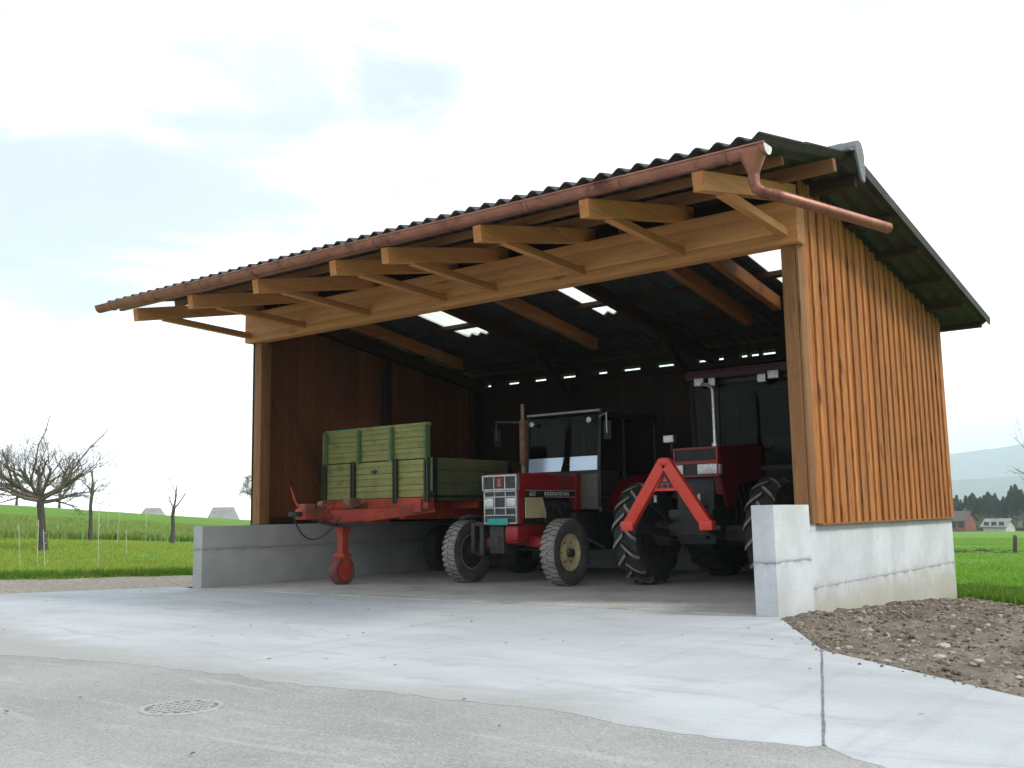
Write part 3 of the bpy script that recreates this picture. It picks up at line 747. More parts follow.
for x in (gx0, gx1 - .004):
    mb = MB(); mb.prism([p for p in halfring(x, .070)], (.006, 0, 0)); obj('end_cap', mb, M['white'] if x > 0 else M['copper'], gut)
mb = MB(); hx = .665
mb.lathe([(-.02, .10), (0, .105), (-.06, .085), (-.13, .055), (-.17, .044)], (hx, gy, gz(hx) - .03), 'Z', 20); obj('hopper', mb, M['copper'], gut)
mb = MB()
pp = [(hx, gy, 3.36), (hx, gy, 3.28), (hx + .012, gy + .012, 3.235), (hx + .05, gy + .05, 3.205), (hx + .13, gy + .12, 3.185), (1.29, -.03, 3.065)]
mb.tube(pp, .042, 14); obj('downpipe', mb, M['copper'], shed)

# ================================================================== TRAILER
tr = thing('trailer', 'green sided farm trailer with a red frame parked against the left wall', 'trailer', (-6.38, 3.6, 0))
x0, x1 = -7.37, -5.37; yf = 1.92; yb_ = 5.45
def ribbed(mb, xa, xb, za, zb_, y, n, th=.03, mi=0):
    """boards of pressed sheet: a shallow rib along each"""
    hgt = (zb_ - za) / n
    for k in range(n):
        a = za + k * hgt; sec = [(y + th, a + .003), (y + .004, a + .003), (y, a + .012), (y, a + hgt * .40), (y + .014, a + hgt * .47), (y + .014, a + hgt * .55), (y, a + hgt * .62), (y, a + hgt - .012), (y + .004, a + hgt - .003), (y + th, a + hgt - .003)]
        mb.prism([(xa, p[0], p[1]) for p in sec], (xb - xa, 0, 0), mi)
mb = MB(); ribbed(mb, x0 + .03, x1 - .03, 1.13, 1.635, yf, 3); lower = obj('front_board', mb, M['green'], tr)
mb = MB(); ribbed(mb, x0 + .02, x1 - .0, 1.645, 2.085, yf + .01, 3)
mb.box((x0 + .0, yf - .005, 2.08), (x1 + .02, yf + .05, 2.125), 0, .006); upper = obj('extension_board', mb, M['green'], tr)
mb = MB(); mb.bar((x0 + .05, yf - .007, 2.11), (x0 + .62, yf - .007, 2.112), .004, .022); obj('paint_scrape', mb, surf('bare green scrape', (.12, .33, .17), (.09, .28, .14), 20, 60, .6), upper)
for xx in (x0 + .02, x0 + .70, x0 + 1.34, x1 - .02):
    mb = MB(); mb.box((xx - .028, yf - .05, 1.62), (xx + .028, yf + .012, 2.10), 0, .006); mb.box((xx - .018, yf - .062, 1.66), (xx + .018, yf - .05, 2.08), 0, .003); obj('extension_stake', mb, M['greenpost'], tr)
for xx in (x0 + .01, x0 + .60, x0 + 1.42, x1 - .005):
    mb = MB(); mb.box((xx - .036, yf - .055, 1.06), (xx - .010, yf + .0, 1.655), 0, .004); mb.box((xx + .010, yf - .055, 1.06), (xx + .036, yf + .0, 1.655), 0, .004); mb.box((xx - .012, yf - .03, 1.06), (xx + .012, yf - .002, 1.655)); obj('stanchion', mb, M['stanchion'], tr)
# dark scuff in the middle board (paint worn off the front)
mb = MB(); pts = [(0, 0), (.03, .022), (.065, .018), (.085, .035), (.10, .015), (.135, .02), (.12, -.006), (.10, -.03), (.07, -.05), (.055, -.022), (.02, -.02)]
mb.prism([(x0 + .93 + a, yf - .003, 1.50 + b) for a, b in pts], (0, .005, 0)); obj('scuff', mb, M['black'], lower)
for sx, nm in ((x1, 1), (x0, -1)):
    mb = MB()
    for k in range(3): mb.box((sx - .035 if nm > 0 else sx, yf + .07, 1.15 + k * .17), (sx if nm > 0 else sx + .035, yb_, 1.315 + k * .17), 0, .008)
    for yy in (yf + .09, 3.65, yb_ - .08): mb.box((sx - .01 if nm > 0 else sx - .03, yy, 1.08), (sx + .03 if nm > 0 else sx + .01, yy + .06, 1.66), 1, .004)
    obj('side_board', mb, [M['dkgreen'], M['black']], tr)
mb = MB(); mb.box((x1 - .0, yf - .02, 1.20), (x1 + .03, yf + .05, 1.64), 0, .004); mb.tube([(x1 + .045, yf + .02, 1.22), (x1 + .045, yf + .02, 1.65)], .012, 8); obj('corner_latch', mb, M['greenpost'], tr)
mb = MB(); mb.box((x0, yb_, 1.13), (x1, yb_ + .04, 1.66), 0, .006); obj('tailboard', mb, M['dkgreen'], tr)
mb = MB(); mb.box((x0 + .04, yf + .05, 1.085), (x1 - .04, yb_, 1.125)); obj('load_floor', mb, M['dkgreen'], tr)
mb = MB()   # frame: front cross beam, longitudinals
mb.box((x0 + .02, yf - .03, .965), (x1 + .01, yf + .10, 1.125), 0, .012)
for xx in (-6.85, -5.95): mb.box((xx - .05, yf + .10, .84), (xx + .05, yb_, 1.08), 0, .01)
for yy in (3.0, 4.2, 5.35): mb.box((x0 + .05, yy, .98), (x1 - .05, yy + .08, 1.08), 0, .006)
for xx in (x0 + .16, x0 + .52, x1 - .15): mb.box((xx - .07, yf - .07, .93), (xx + .07, yf - .02, 1.10), 0, .012)
fr_ = obj('frame', mb, M['rust'], tr)
mb = MB()
for k in range(14): mb.lathe([(0, .011), (-.010, .010), (-.010, 0)], (x0 + .1 + k * .142, yf - .03, 1.06 + .03 * (k % 2)), 'Y', 6)
tag(obj('bolts', mb, M['rust2'], fr_), kind='stuff')
mb = MB()   # A-shaped drawbar: two deep tapering cheeks meeting at the eye
for xa in (x0 + .30, x1 - .02):
    tip = -6.40 + (.06 if xa > -6.4 else -.06)
    mb.prism([(xa, yf + .15, .99), (xa, yf + .15, .93), (tip, 1.15, .77), (tip, .98, .80), (tip, .98, .97), (tip, 1.15, .985)], (.06 if xa < -6.4 else -.06, 0, 0))
mb.box((-6.50, .62, .86), (-6.30, 1.45, 1.0), 0, .015); mb.box((-6.58, 1.35, .80), (-6.1, 1.95, .93), 0, .015)
obj('drawbar', mb, M['rust'], tr)
mb = MB(); mb.lathe([(-.03, .075), (-.03, .045), (.03, .045), (.03, .075)], (-6.40, .53, .93), 'Z', 18, close=True); mb.box((-6.44, .59, .90), (-6.36, .66, .96), 0, .008)
obj('drawbar_eye', mb, M['black'], tr)
mb = MB(); mb.tube([(-6.46, .68, .99), (-6.50, .62, 1.10), (-6.54, .58, 1.28)], [.018, .014, .008], 8); obj('brake_lever', mb, M['rust'], tr)
mb = MB()
mb.box((-6.5, .66, .985), (-6.36, .84, 1.06), 0, .01); mb.lathe([(0, .05), (.10, .05)], (-6.46, 1.0, 1.05), 'X', 14); mb.tube([(-6.3, .9, 1.02), (-6.28, 1.15, 1.10), (-6.2, 1.3, 1.0), (-6.15, 1.55, 1.08)], .015, 8)
mb.box((-6.33, 1.3, .99), (-6.2, 1.5, 1.13), 0, .02); mb.lathe([(0, .06), (.05, .06)], (-6.30, 1.62, 1.02), 'X', 16)
obj('coupling_gear', mb, M['rust2'], tr)
def arc(p, q, sag, n=14, side_=(0, 0, 0)):
    p, q, s = Vector(p), Vector(q), Vector(side_); return [p.lerp(q, t / n) + Vector((0, 0, -sag * 4 * (t / n) * (1 - t / n))) + s * 4 * (t / n) * (1 - t / n) for t in range(n + 1)]
mb = MB(); mb.tube(arc((-6.52, .60, .93), (-6.12, 1.05, .88), .30, 18, (-.05, -.03, 0)), .011, 8); obj('hose', mb, M['black'], tr)
mb = MB(); mb.tube(arc((-6.42, .75, .88), (-6.0, 1.35, .82), .06), .014, 8); obj('hose', mb, M['black'], tr)
mb = MB(); mb.tube(arc((-6.35, .95, .84), (-5.98, 1.3, .80), .05), .02, 8)
obj('hose', mb, M['black'], tr)
# jockey wheel on its stem
mb = MB(); mb.box((-6.36, 1.22, .34), (-6.26, 1.33, .90), 0, .01); mb.box((-6.38, 1.20, .68), (-6.24, 1.35, .84), 0, .01)
stem = obj('support_stem', mb, M['rust'], tr)
mb = MB()
mb.prism([(-6.405, 1.20, .40), (-6.405, 1.34, .40), (-6.405, 1.29, .16), (-6.405, 1.24, .16)], (.012, 0, 0)); mb.prism([(-6.235, 1.20, .40), (-6.235, 1.34, .40), (-6.235, 1.29, .16), (-6.235, 1.24, .16)], (.012, 0, 0)); mb.box((-6.41, 1.2, .36), (-6.22, 1.35, .41), 0, .01)
obj('wheel_fork', mb, M['rust'], tr)
c_ = (-6.315, 1.265, .188)
mb = MB(); mb.lathe([(-.05, .118), (-.068, .135), (-.07, .165), (-.05, .186), (-.018, .188), (.0, .183), (.018, .188), (.05, .186), (.07, .165), (.068, .135), (.05, .118)], c_, 'X', 32, close=True)
sw = obj('support_wheel', mb, surf('red dusty rubber', (.20, .055, .038), (.13, .045, .034), 6, 60, .8, bs=.25, dirt=(.16, .12, .10), dscale=8), tr)
mb = MB(); mb.lathe([(-.06, .12), (-.045, .115), (-.02, .10), (-.015, .05), (-.07, .045), (-.075, 0)], c_, 'X', 28); mb.lathe([(.06, .12), (.045, .115), (.02, .10), (.015, .05), (.07, .045), (.075, 0)], c_, 'X', 28)
for k in range(5):
    a_ = 2 * math.pi * k / 5; mb.lathe([(.0, .01), (.03, .01), (.03, 0)], Vector(c_) + Vector((0, math.cos(a_) * .075, math.sin(a_) * .075)), 'X', 6)
obj('rim', mb, M['rust'], sw)
def tyre_prof(w_, r, rr):
    h = w_ / 2
    return [(-h * .72, rr), (-h * .95, rr + (r - rr) * .25), (-h, rr + (r - rr) * .55), (-h * .9, r * .95), (-h * .6, r * .985), (0, r), (h * .6, r * .985), (h * .9, r * .95), (h, rr + (r - rr) * .55), (h * .95, rr + (r - rr) * .25), (h * .72, rr)]
for yy in (4.25, 5.02):
    for s in (-1, 1):
        c_ = (-6.38 + s * .78, yy, .37)
        wt = MB(); wt.lathe(tyre_prof(.26, .37, .2), c_, 'X', 28, close=True); wo = obj('wheel', wt, M['rubber'], tr)
        wt = MB(); wt.lathe([(-.09, .205), (-.06, .19), (s * .02, .17), (s * .03, .06), (s * .06, .055), (s * .06, 0)], c_, 'X', 24); obj('rim', wt, M['black'], wo)
mb = MB(); 
for yy in (4.25, 5.02): mb.tube([(-7.2, yy, .37), (-5.55, yy, .37)], .04, 10); mb.box((-6.9, yy - .05, .4), (-5.9, yy + .05, .84), 0, .01)
obj('axle', mb, M['black'], tr)

# ================================================================== WHEELS WITH LUGS
def lug_tyre(name, parent, c_, r, rr, w_, n, lug_h, lug_w, ang, mats, split=.02, tread=0):
    """tyre carcass plus slanted bars on both halves of the tread"""
    mb = MB(); cv = Vector(c_)
    mb.lathe([(a, b_, tread if 3 <= i_ <= 6 else 0) for i_, (a, b_) in enumerate(tyre_prof(w_, r - lug_h, rr))], c_, 'X', 44, 0, close=True)
    for k in range(n * 2):
        s = 1 if k % 2 else -1; a0 = math.pi * k / n
        pts = []
        segs = 5
        for j in range(segs + 1):
            u = j / segs; ax = s * (-split + u * (w_ * .5 + split) * 1.0)
            al = a0 + u * ang
            drop = 0 if u < .75 else (u - .75) * 4 * lug_h * 1.3
            pts.append((ax, al, drop))
        lw = lug_w / r / 2
        for (xa, aa, da), (xb, ab, db) in zip(pts, pts[1:]):
            vs = []
            for xx, al, dr, in ((xa, aa, da), (xb, ab, db)):
                for sgn in (-1, 1):
                    for top in (0, 1):
                        rad_ = (r - dr) if top else (r - lug_h * 1.6 - dr)
                        al2 = al + sgn * lw * (.85 if top else 1.1)
                        vs.append(mb.bm.verts.new(cv + Vector((xx, math.cos(al2) * rad_, math.sin(al2) * rad_))))
            for q, mi_ in (((1, 3, 7, 5), 1), ((0, 1, 5, 4), 0), ((2, 6, 7, 3), 0), ((0, 2, 3, 1), 0), ((4, 5, 7, 6), 0)):
                mb.bm.faces.new([vs[i] for i in q]).material_index = mi_
    return obj(name, mb, mats, parent, 30)
def rim(parent, c_, r, w_, s, mat, hub, bolts=8):
    mb = MB(); h = w_ * .36
    mb.lathe([(-s * h, r * .9), (-s * h, r), (s * h, r * 1.03), (s * h, r * .95), (s * h * .75, r * .92), (s * h * .35, r * .80), (s * h * .30, r * .45), (s * h * .65, r * .40), (s * h * .7, r * .2), (s * h * .7, 0)], c_, 'X', 32)
    obj('rim', mb, mat, parent, 40)
    mb = MB(); mb.lathe([(s * h * .6, r * .24), (s * h * 1.2, r * .22), (s * h * 1.25, r * .12), (s * h * 1.35, 0)], c_, 'X', 18)
    obj('hub', mb, hub, parent)
    for k in range(bolts if bolts == 6 else 0):
        a = 2 * math.pi * k / bolts; mb = MB(); mb.lathe([(s * h * .3, .012), (s * h * .55, .012), (s * h * .55, 0)], Vector(c_) + Vector((0, math.cos(a) * r * .58, math.sin(a) * r * .58)), 'X', 6); obj('bolt', mb, hub, parent)

def text_mesh(name, body, size, mat, parent, loc, rx, rz, ext=.002, align='LEFT', sx=1.0):
    cu = bpy.data.curves.new(name, 'FONT'); cu.body = body; cu.size = size; cu.extrude = ext; cu.align_x = align
    o = bpy.data.objects.new(name, cu); COL.objects.link(o)
    dg = bpy.context.evaluated_depsgraph_get(); dg.update()
    me = bpy.data.meshes.new_from_object(o.evaluated_get(dg)); bpy.data.objects.remove(o); bpy.data.curves.remove(cu)
    me.transform(Matrix.Translation(Vector(loc) - root_of(parent).location) @ Matrix.Rotation(rz, 4, 'Z') @ Matrix.Rotation(rx, 4, 'X') @ Matrix.Diagonal((sx, 1, 1, 1)))
    me.materials.clear(); me.materials.append(mat)
    o = bpy.data.objects.new(name, me); COL.objects.link(o); o.parent = parent; return o

# ================================================================== OLD RED TRACTOR
xc = -4.10
t1 = thing('tractor', 'small old red tractor with a square silver grille and boxy cab beside the trailer', 'tractor', (xc, 3.2, 0), 'tractors parked in the shed')
xl, xr = xc - .27, xc + .27
mb = MB()
mb.box((xl, 1.86, 1.10), (xr, 3.18, 1.385), 0, .03)
mb.box((xl + .01, 1.872, .76), (xr - .01, 1.97, 1.12), 0, .01)
mb.box((xl - .005, 3.08, .92), (xr + .012, 3.24, 1.40), 0, .02)
mb.box((xl + .03, 2.3, 1.375), (xr - .03, 3.05, 1.40), 0, .012)
hood = obj('hood', mb, M['red'], t1)
mb = MB(); mb.prism([(xr - .006, 1.985, .83), (xr - .006, 1.985, 1.085), (xr - .006, 2.34, 1.085), (xr - .006, 2.44, .83)], (.016, 0, 0)); obj('side_panel', mb, M['cream'], t1)
mb = MB(); mb.box((xl - .010, 1.985, .83), (xl + .006, 2.38, 1.085), 0, .006); obj('side_panel', mb, M['cream'], t1)
stripe = MB()
stripe.box((xr + .001, 1.98, 1.098), (xr + .010, 3.07, 1.165), 0, .002); s1 = obj('side_stripe', stripe, M['black'], t1)
mb = MB(); mb.box((xr + .004, 1.98, 1.166), (xr + .013, 3.07, 1.177)); mb.box((xr + .004, 2.40, 1.083), (xr + .013, 3.07, 1.096)); obj('trim_strip', mb, M['silver'], s1)
text_mesh('number', '633', .078, M['white'], s1, (xr + .0115, 2.06, 1.104), R(90), R(90), sx=1.1)
text_mesh('lettering', 'INTERNATIONAL', .070, M['white'], s1, (xr + .0115, 2.38, 1.107), R(90), R(90), sx=1.05)
# grille in a silver frame
g0, g1 = xc - .255, xc + .255; gyy = 1.82
mb = MB()
def frame(mb, xa, za, xb, zb_, y, t, d=.03, mi=0):
    mb.box((xa, y, za), (xb, y + d, za + t), mi, .003); mb.box((xa, y, zb_ - t), (xb, y + d, zb_), mi, .003); mb.box((xa, y + .001, za + t), (xa + t, y + d, zb_ - t), mi, .003); mb.box((xb - t, y + .001, za + t), (xb, y + d, zb_ - t), mi, .003)
frame(mb, g0 - .015, 1.175, g1 + .015, 1.365, gyy - .012, .02, .06)
frame(mb, g0, .765, g1, 1.170, gyy, .014, .04)
for z in (.865, .955, 1.09): mb.box((g0 + .014, gyy + .002, z), (g1 - .014, gyy + .03, z + .012))
for k in (1, 2):
    x = g0 + (g1 - g0) * k / 3
    mb.box((x - .006, gyy + .001, .866), (x + .006, gyy + .029, 1.157)); mb.box((x - .007, gyy - .008, 1.195), (x + .007, gyy + .03, 1.345))
gr = obj('grille', mb, M['silver'], t1)
mb = MB(); mb.box((g0 + .005, gyy + .031, .77), (g1 - .005, gyy + .038, 1.36))
k = 0; z = .78
while z < 1.35: mb.box((g0 + .012, gyy + .014, z), (g1 - .012, gyy + .030, z + .006), 1); z += .0155
obj('grille_mesh', mb, [M['black'], surf('grille slats', (.10, .10, .10), (.15, .15, .15), 20, 60, .5)], gr)
cw = (g1 - g0) / 3
for k in (0, 2):
    xa = g0 + cw * k + .016; mb = MB(); mb.box((xa, gyy - .004, .972), (xa + cw - .032, gyy + .012, 1.082), 0, .012); obj('headlight', mb, M['lens'], t1)
mb = MB(); mb.box((g0 + cw + .02, gyy - .006, 1.205), (g1 - cw - .02, gyy + .012, 1.335), 0, .006); bd = obj('badge', mb, surf('dark red badge', (.14, .012, .015), (.10, .01, .012), 9, 40, .4), t1)
mb = MB(); mb.box((xc - .018, gyy - .010, 1.222), (xc + .018, gyy - .0065, 1.318)); mb.box((xc - .034, gyy - .010, 1.222), (xc + .034, gyy - .007, 1.24)); obj('emblem', mb, surf('faded emblem', (.42, .16, .15), (.34, .11, .11), 9, 40, .5), bd)
mb = MB(); mb.box((xc - .185, gyy - .022, .752), (xc + .135, gyy - .014, .832), 0, .004); pl = obj('licence_plate', mb, M['plate'], t1)
# front axle carrier, beam, weights, steering
mb = MB(); mb.box((xc - .20, 1.90, .52), (xc + .20, 2.55, .76), 0, .05); mb.box((xc + .02, 1.86, .55), (xc + .24, 2.10, .745), 0, .06)
mb.bar((xc, 2.22, .56), (xc + .66, 2.22, .50), .13, .13, 0, .03); mb.bar((xc, 2.22, .56), (xc - .66, 2.22, .50), .13, .13, 0, .03)
for s in (-1, 1): mb.tube([(xc + s * .62, 2.22, .62), (xc + s * .62, 2.22, .36)], .05, 12)
obj('front_axle', mb, M['red'], t1)
mb = MB()
for s in (-1, 1): mb.tube([(xc + s * .55, 2.22, .40), (xc + s * .80, 2.22, .40)], .05, 12)
mb.tube([(xc - .60, 2.42, .44), (xc + .60, 2.42, .44)], .02, 8); mb.tube([(xc - .55, 2.05, .70), (xc - .42, 1.95, .45)], .025, 8)
mb.box((xc - .52, 1.88, .42), (xc - .46, 1.96, .78), 0, .01); mb.box((xc - .36, 1.86, .40), (xc - .30, 1.94, .77), 0, .01); mb.box((xc - .42, 1.84, .74), (xc - .24, 1.9, .79), 0, .01)
mb.box((xc - .20, 1.86, .40), (xc + .02, 2.1, .74), 0, .02)
mb.tube([(xc - .84, 2.05, .84), (xc - .70, 2.1, .875), (xc - .62, 2.25, .86), (xc - .60, 2.3, .70)], .02, 8)
obj('steering_linkage', mb, M['engine'], t1)
mb = MB(); mb.box((xc - .19, 2.15, .50), (xc + .19, 3.9, 1.09), 0, .03)
for k in range(5): mb.lathe([(0, .045), (.09, .05), (.1, .02)], (xc + .17, 2.5 + k * .13, .98), 'X', 12); 
mb.tube([(xc + .24, 2.42, 1.02), (xc + .26, 2.42, .80), (xc + .25, 2.55, .66)], .03, 8); mb.tube([(xc + .24, 2.7, .98), (xc + .28, 2.8, .80), (xc + .26, 3.05, .80)], .018, 8); mb.lathe([(0, .07), (.16, .07)], (xc + .26, 2.62, .62), 'Z', 14)
mb.box((xc - .28, 3.1, .38), (xc + .28, 4.4, .9), 0, .04); mb.tube([(xc + .2, 3.2, .62), (xc + .58, 3.3, .42), (xc + .58, 3.6, .42)], .02, 8)
obj('engine', mb, M['engine'], t1)
mb = MB()
ex, ey = xc - .29, 2.72
mb.tube([(ex, ey, 1.38), (ex, ey, 1.55)], .03, 12, 1); mb.tube([(ex, ey, 1.52), (ex, ey, 1.56), (ex, ey, 2.10), (ex, ey, 2.14)], [.03, .048, .048, .03], 14, 0); mb.tube([(ex, ey, 2.13), (ex, ey, 2.34)], .024, 12, 1)
obj('exhaust', mb, [M['rust2'], surf('sooty pipe', (.30, .24, .20), (.22, .17, .14), 9, 60, .7)], t1)
# wheels
for s in (-1, 1):
    c_ = (xc - .085 + s * .775, 2.22, .41)
    wo = lug_tyre('front_wheel', t1, c_, .41, .225, .205, 34, .011, .045, .05, [M['dusty_side'], M['dusty']], .0, 1); rim(wo, c_, .225, .2, s, M['cream'], M['rust2'], 6)
    mb = MB(); mb.lathe([(-s * .075, .215), (-s * .085, .18), (-s * .06, .10), (-s * .10, .09), (-s * .11, .0)], c_, 'X', 28); obj('brake_drum', mb, M['engine'], wo)
    c_ = (xc + s * .72, 4.15, .66)
    wo = lug_tyre('rear_wheel', t1, c_, .66, .37, .36, 17, .035, .05, .22, [M['rubber'], M['rubber']], .02); rim(wo, c_, .37, .34, s, M['cream'], M['red'], 8)
    mb = MB(); prev = None
    for k in range(9):
        a = R(20 + 150 * k / 8); p = Vector((xc + s * .72, 4.15 - math.cos(a) * .74, .66 + math.sin(a) * .74))
        if prev is not None: mb.bar(prev, p, .40, .02, 0, .004)
        prev = p
    obj('mudguard', mb, M['red2'], t1)
# cab
mb = MB(); ca, cb = xc - .60, xc + .585; yA, yB = 3.22, 4.75
def pillar(p, q, w_=.05): mb.bar(p, q, w_, w_, 0, .008)
for x in (ca, cb):
    pillar((x, yA, .95), (x, yA, 1.43)); pillar((x, yA, 1.43), (x, yA + .06, 2.20)); pillar((x, yB, 1.1), (x, yB - .05, 2.20)); pillar((x, 3.85, 1.0), (x, 3.85, 2.2), .04)
    pillar((x, yA + .06, 2.20), (x, yB - .05, 2.20)); pillar((x, yA, .97), (x, 3.85, .97), .04)
pillar((ca, yA, 1.42), (cb, yA, 1.42), .04); pillar((ca, yB - .05, 2.20), (cb, yB - .05, 2.20)); pillar((ca, yB, 1.2), (cb, yB, 1.2))
cab = obj('cab_frame', mb, M['black'], t1)
mb = MB(); mb.box((ca - .03, yA + .05, 2.215), (cb + .03, yB + .02, 2.265), 0, .02); obj('cab_roof', mb, M['engine'], t1)
mb = MB(); mb.tube([(ca - .0, yA + .025, 2.235), (cb + .01, yA + .025, 2.235)], .016, 10); obj('roof_rail', mb, M['silver'], t1)
mb = MB(); mb.bar((ca + .03, yA + .004, 1.45), (ca + .03, yA + .05, 2.17), .001, .001)
mb = MB(); mb.prism([(ca + .03, yA + .012, 1.64), (cb - .03, yA + .012, 1.64), (cb - .03, yA + .055, 2.18), (ca + .03, yA + .055, 2.18)], (0, .004, 0)); ws = obj('windscreen', mb, M['glass'], t1)
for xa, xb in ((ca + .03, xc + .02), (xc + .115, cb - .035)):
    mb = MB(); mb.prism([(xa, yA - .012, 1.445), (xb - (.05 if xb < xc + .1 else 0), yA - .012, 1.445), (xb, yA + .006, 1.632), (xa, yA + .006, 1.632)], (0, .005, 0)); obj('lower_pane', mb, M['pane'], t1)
mb = MB(); mb.box((cb + .004, yA + .06, 1.44), (cb + .008, 3.82, 2.16)); obj('side_window', mb, M['glass'], t1)
mb = MB(); mb.box((cb + .004, 3.88, 1.2), (cb + .008, yB - .08, 2.16)); obj('side_window', mb, M['glass'], t1)
mb = MB(); mb.box((ca - .008, yA + .06, 1.44), (ca - .004, 3.82, 2.16)); obj('side_window', mb, M['glass'], t1)
mb = MB(); mb.box((xr + .012, yA - .005, .93), (cb - .02, yA + .02, 1.40), 0, .006); mb.box((cb - .022, yA - .01, .90), (cb + .012, yA + .03, 1.41), 0, .004); obj('cab_front_panel', mb, M['olive'], t1)
mb = MB(); mb.box((xl - .35, yA - .005, .93), (xl - .012, yA + .02, 1.40), 0, .006); obj('cab_front_panel', mb, M['olive'], t1)
mb = MB(); mb.box((xc - .22, 3.95, .98), (xc + .22, 4.35, 1.10), 0, .04); mb.box((xc - .21, 4.33, 1.05), (xc + .21, 4.45, 1.55), 0, .04); obj('driver_seat', mb, M['seat'], t1)
mb = MB(); mb.tube([(xc, 3.35, 1.15), (xc, 3.62, 1.50)], .02, 8)
mb.tube([Vector((xc + .2 * math.cos(a), 3.64 + .13 * math.sin(a) , 1.51 + .12 * math.sin(a))) for a in [2 * math.pi * k / 24 for k in range(25)]], .014, 8, cap=False); obj('steering_wheel', mb, M['black'], t1)
mb = MB(); mb.tube([(xc - .12, 3.9, 1.35), (xc - .12, 3.92, 2.1)], .014, 8); obj('grab_bar', mb, M['red2'], t1)
mb = MB(); mb.tube([(xc + .48, 4.3, 1.4), (xc + .46, 4.1, 2.0)], .02, 8); obj('grab_bar', mb, M['red2'], t1)
for x in (xc - .48, xc + .46):
    mb = MB(); mb.lathe([(-.03, .03), (-.025, .04), (.03, .02)], (x, yA - .02, 2.11), 'Y', 14); obj('work_light', mb, M['lens'], t1)
for s, xm in ((-1, ca - .52), (1, cb + .14)):
    mb = MB(); mb.tube([(ca if s < 0 else cb, yA + .03, 2.15), (xm, yA - .02, 2.19), (xm, yA - .02, 1.92)], .010, 8, 1); mb.box((xm - .06, yA - .0, 1.84), (xm + .05, yA + .02, 2.08), 0, .008); obj('mirror', mb, [M['black'], M['silver'] if s > 0 else M['olive']], t1)

# ================================================================== NEWER TRACTOR WITH THE HITCH TRIANGLE
xc = -1.78
t2 = thing('tractor', 'larger dark red tractor with lugged tyres and a bright red hitch triangle in front', 'tractor', (xc, 3.4, 0), 'tractors parked in the shed')
mb = MB()
for s in (-1, 1): pass
hw = .275; xt = xc; xc = xc + .07
prof = [(2.42, .98), (2.40, 1.26), (2.41, 1.545), (2.50, 1.605), (3.55, 1.70), (3.55, 1.02)]
mb.prism([(xc - hw, a, b) for a, b in [(2.55, 1.05), (2.47, 1.44), (2.45, 1.56), (2.52, 1.61), (3.75, 1.70), (3.75, 1.25), (2.95, 1.20)]], (2 * hw, 0, 0))
bmesh.ops.bevel(mb.bm, geom=list(mb.bm.edges), offset=.03, segments=2, affect='EDGES')
mb.prism([(xc + hw - .03, 2.44, 1.28), (xc + hw - .03, 2.95, 1.22), (xc + hw - .03, 2.82, .92), (xc + hw - .03, 2.62, .92)], (.035, 0, 0)); mb.prism([(xc - hw - .005, 2.44, 1.28), (xc - hw - .005, 2.95, 1.22), (xc - hw - .005, 2.82, .92), (xc - hw - .005, 2.62, .92)], (.035, 0, 0))
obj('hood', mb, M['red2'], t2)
mb = MB(); frame(mb, xc - hw - .004, 1.425, xc + hw + .004, 1.60, 2.40, .022, .07); frame(mb, xc - hw - .004, 1.265, xc + hw + .004, 1.428, 2.402, .018, .07); obj('nose_frame', mb, M['red'], t2)
mb = MB(); mb.box((xc - hw + .02, 2.425, 1.28), (xc + hw - .02, 2.46, 1.585)); 
for k in range(9): mb.box((xc - hw + .02, 2.415, 1.45 + k * .015), (xc + hw - .02, 2.43, 1.455 + k * .015))
obj('grille', mb, M['black'], t2)
for xa, xb in ((xc - hw + .01, xc - hw + .115), (xc + .02, xc + hw - .01)):
    mb = MB(); mb.box((xa, 2.398, 1.29), (xb, 2.43, 1.408), 0, .012); obj('headlight', mb, M['lens'], t2)
mb = MB(); mb.box((xc + hw + .0, 2.42, 1.29), (xc + hw + .012, 2.50, 1.40), 0, .004); obj('side_lamp', mb, M['lens'], t2)
xc = xt
mb = MB(); mb.box((xc - .24, 2.5, .5), (xc + .24, 4.0, 1.28), 0, .04); mb.box((xc - .30, 3.6, .45), (xc + .30, 5.0, 1.0), 0, .05); mb.box((xc - .16, 2.42, .55), (xc + .16, 2.6, .95), 0, .03)
for k in range(4): mb.tube([(xc + .27, 2.9 + k * .16, 1.15), (xc + .30, 2.95 + k * .16, .9), (xc + .26, 3.0 + k * .15, .7)], .015, 6)
obj('engine', mb, M['black'], t2)
mb = MB(); mb.bar((xc - .82, 2.84, .62), (xc + .82, 2.84, .62), .16, .18, 0, .03)
for s in (-1, 1): mb.lathe([(-.1, .16), (.1, .14)], (xc + s * .56, 2.84, .62), 'X', 18); 
obj('front_axle', mb, M['engine'], t2)
for s in (-1, 1):
    c_ = (xc + s * .835, 2.84, .62)
    wo = lug_tyre('front_wheel', t2, c_, .62, .32, .33, 16, .042, .052, .30, [M['rubber'], M['dusty']], .015); rim(wo, c_, .32, .32, s, M['engine'], M['black'], 8)
    c_ = (xc + s * .80, 4.75, .82)
    wo = lug_tyre('rear_wheel', t2, c_, .82, .46, .42, 18, .045, .055, .24, [M['rubber'], M['rubber']], .02); rim(wo, c_, .46, .40, s, M['engine'], M['black'], 8)
    mb = MB(); prev = None
    for k in range(9):
        a = R(15 + 150 * k / 8); p = Vector((xc + s * .80, 4.75 - math.cos(a) * .9, .82 + math.sin(a) * .9))
        if prev is not None: mb.bar(prev, p, .46, .025, 0, .004)
        prev = p
    obj('mudguard', mb, M['black'], t2)
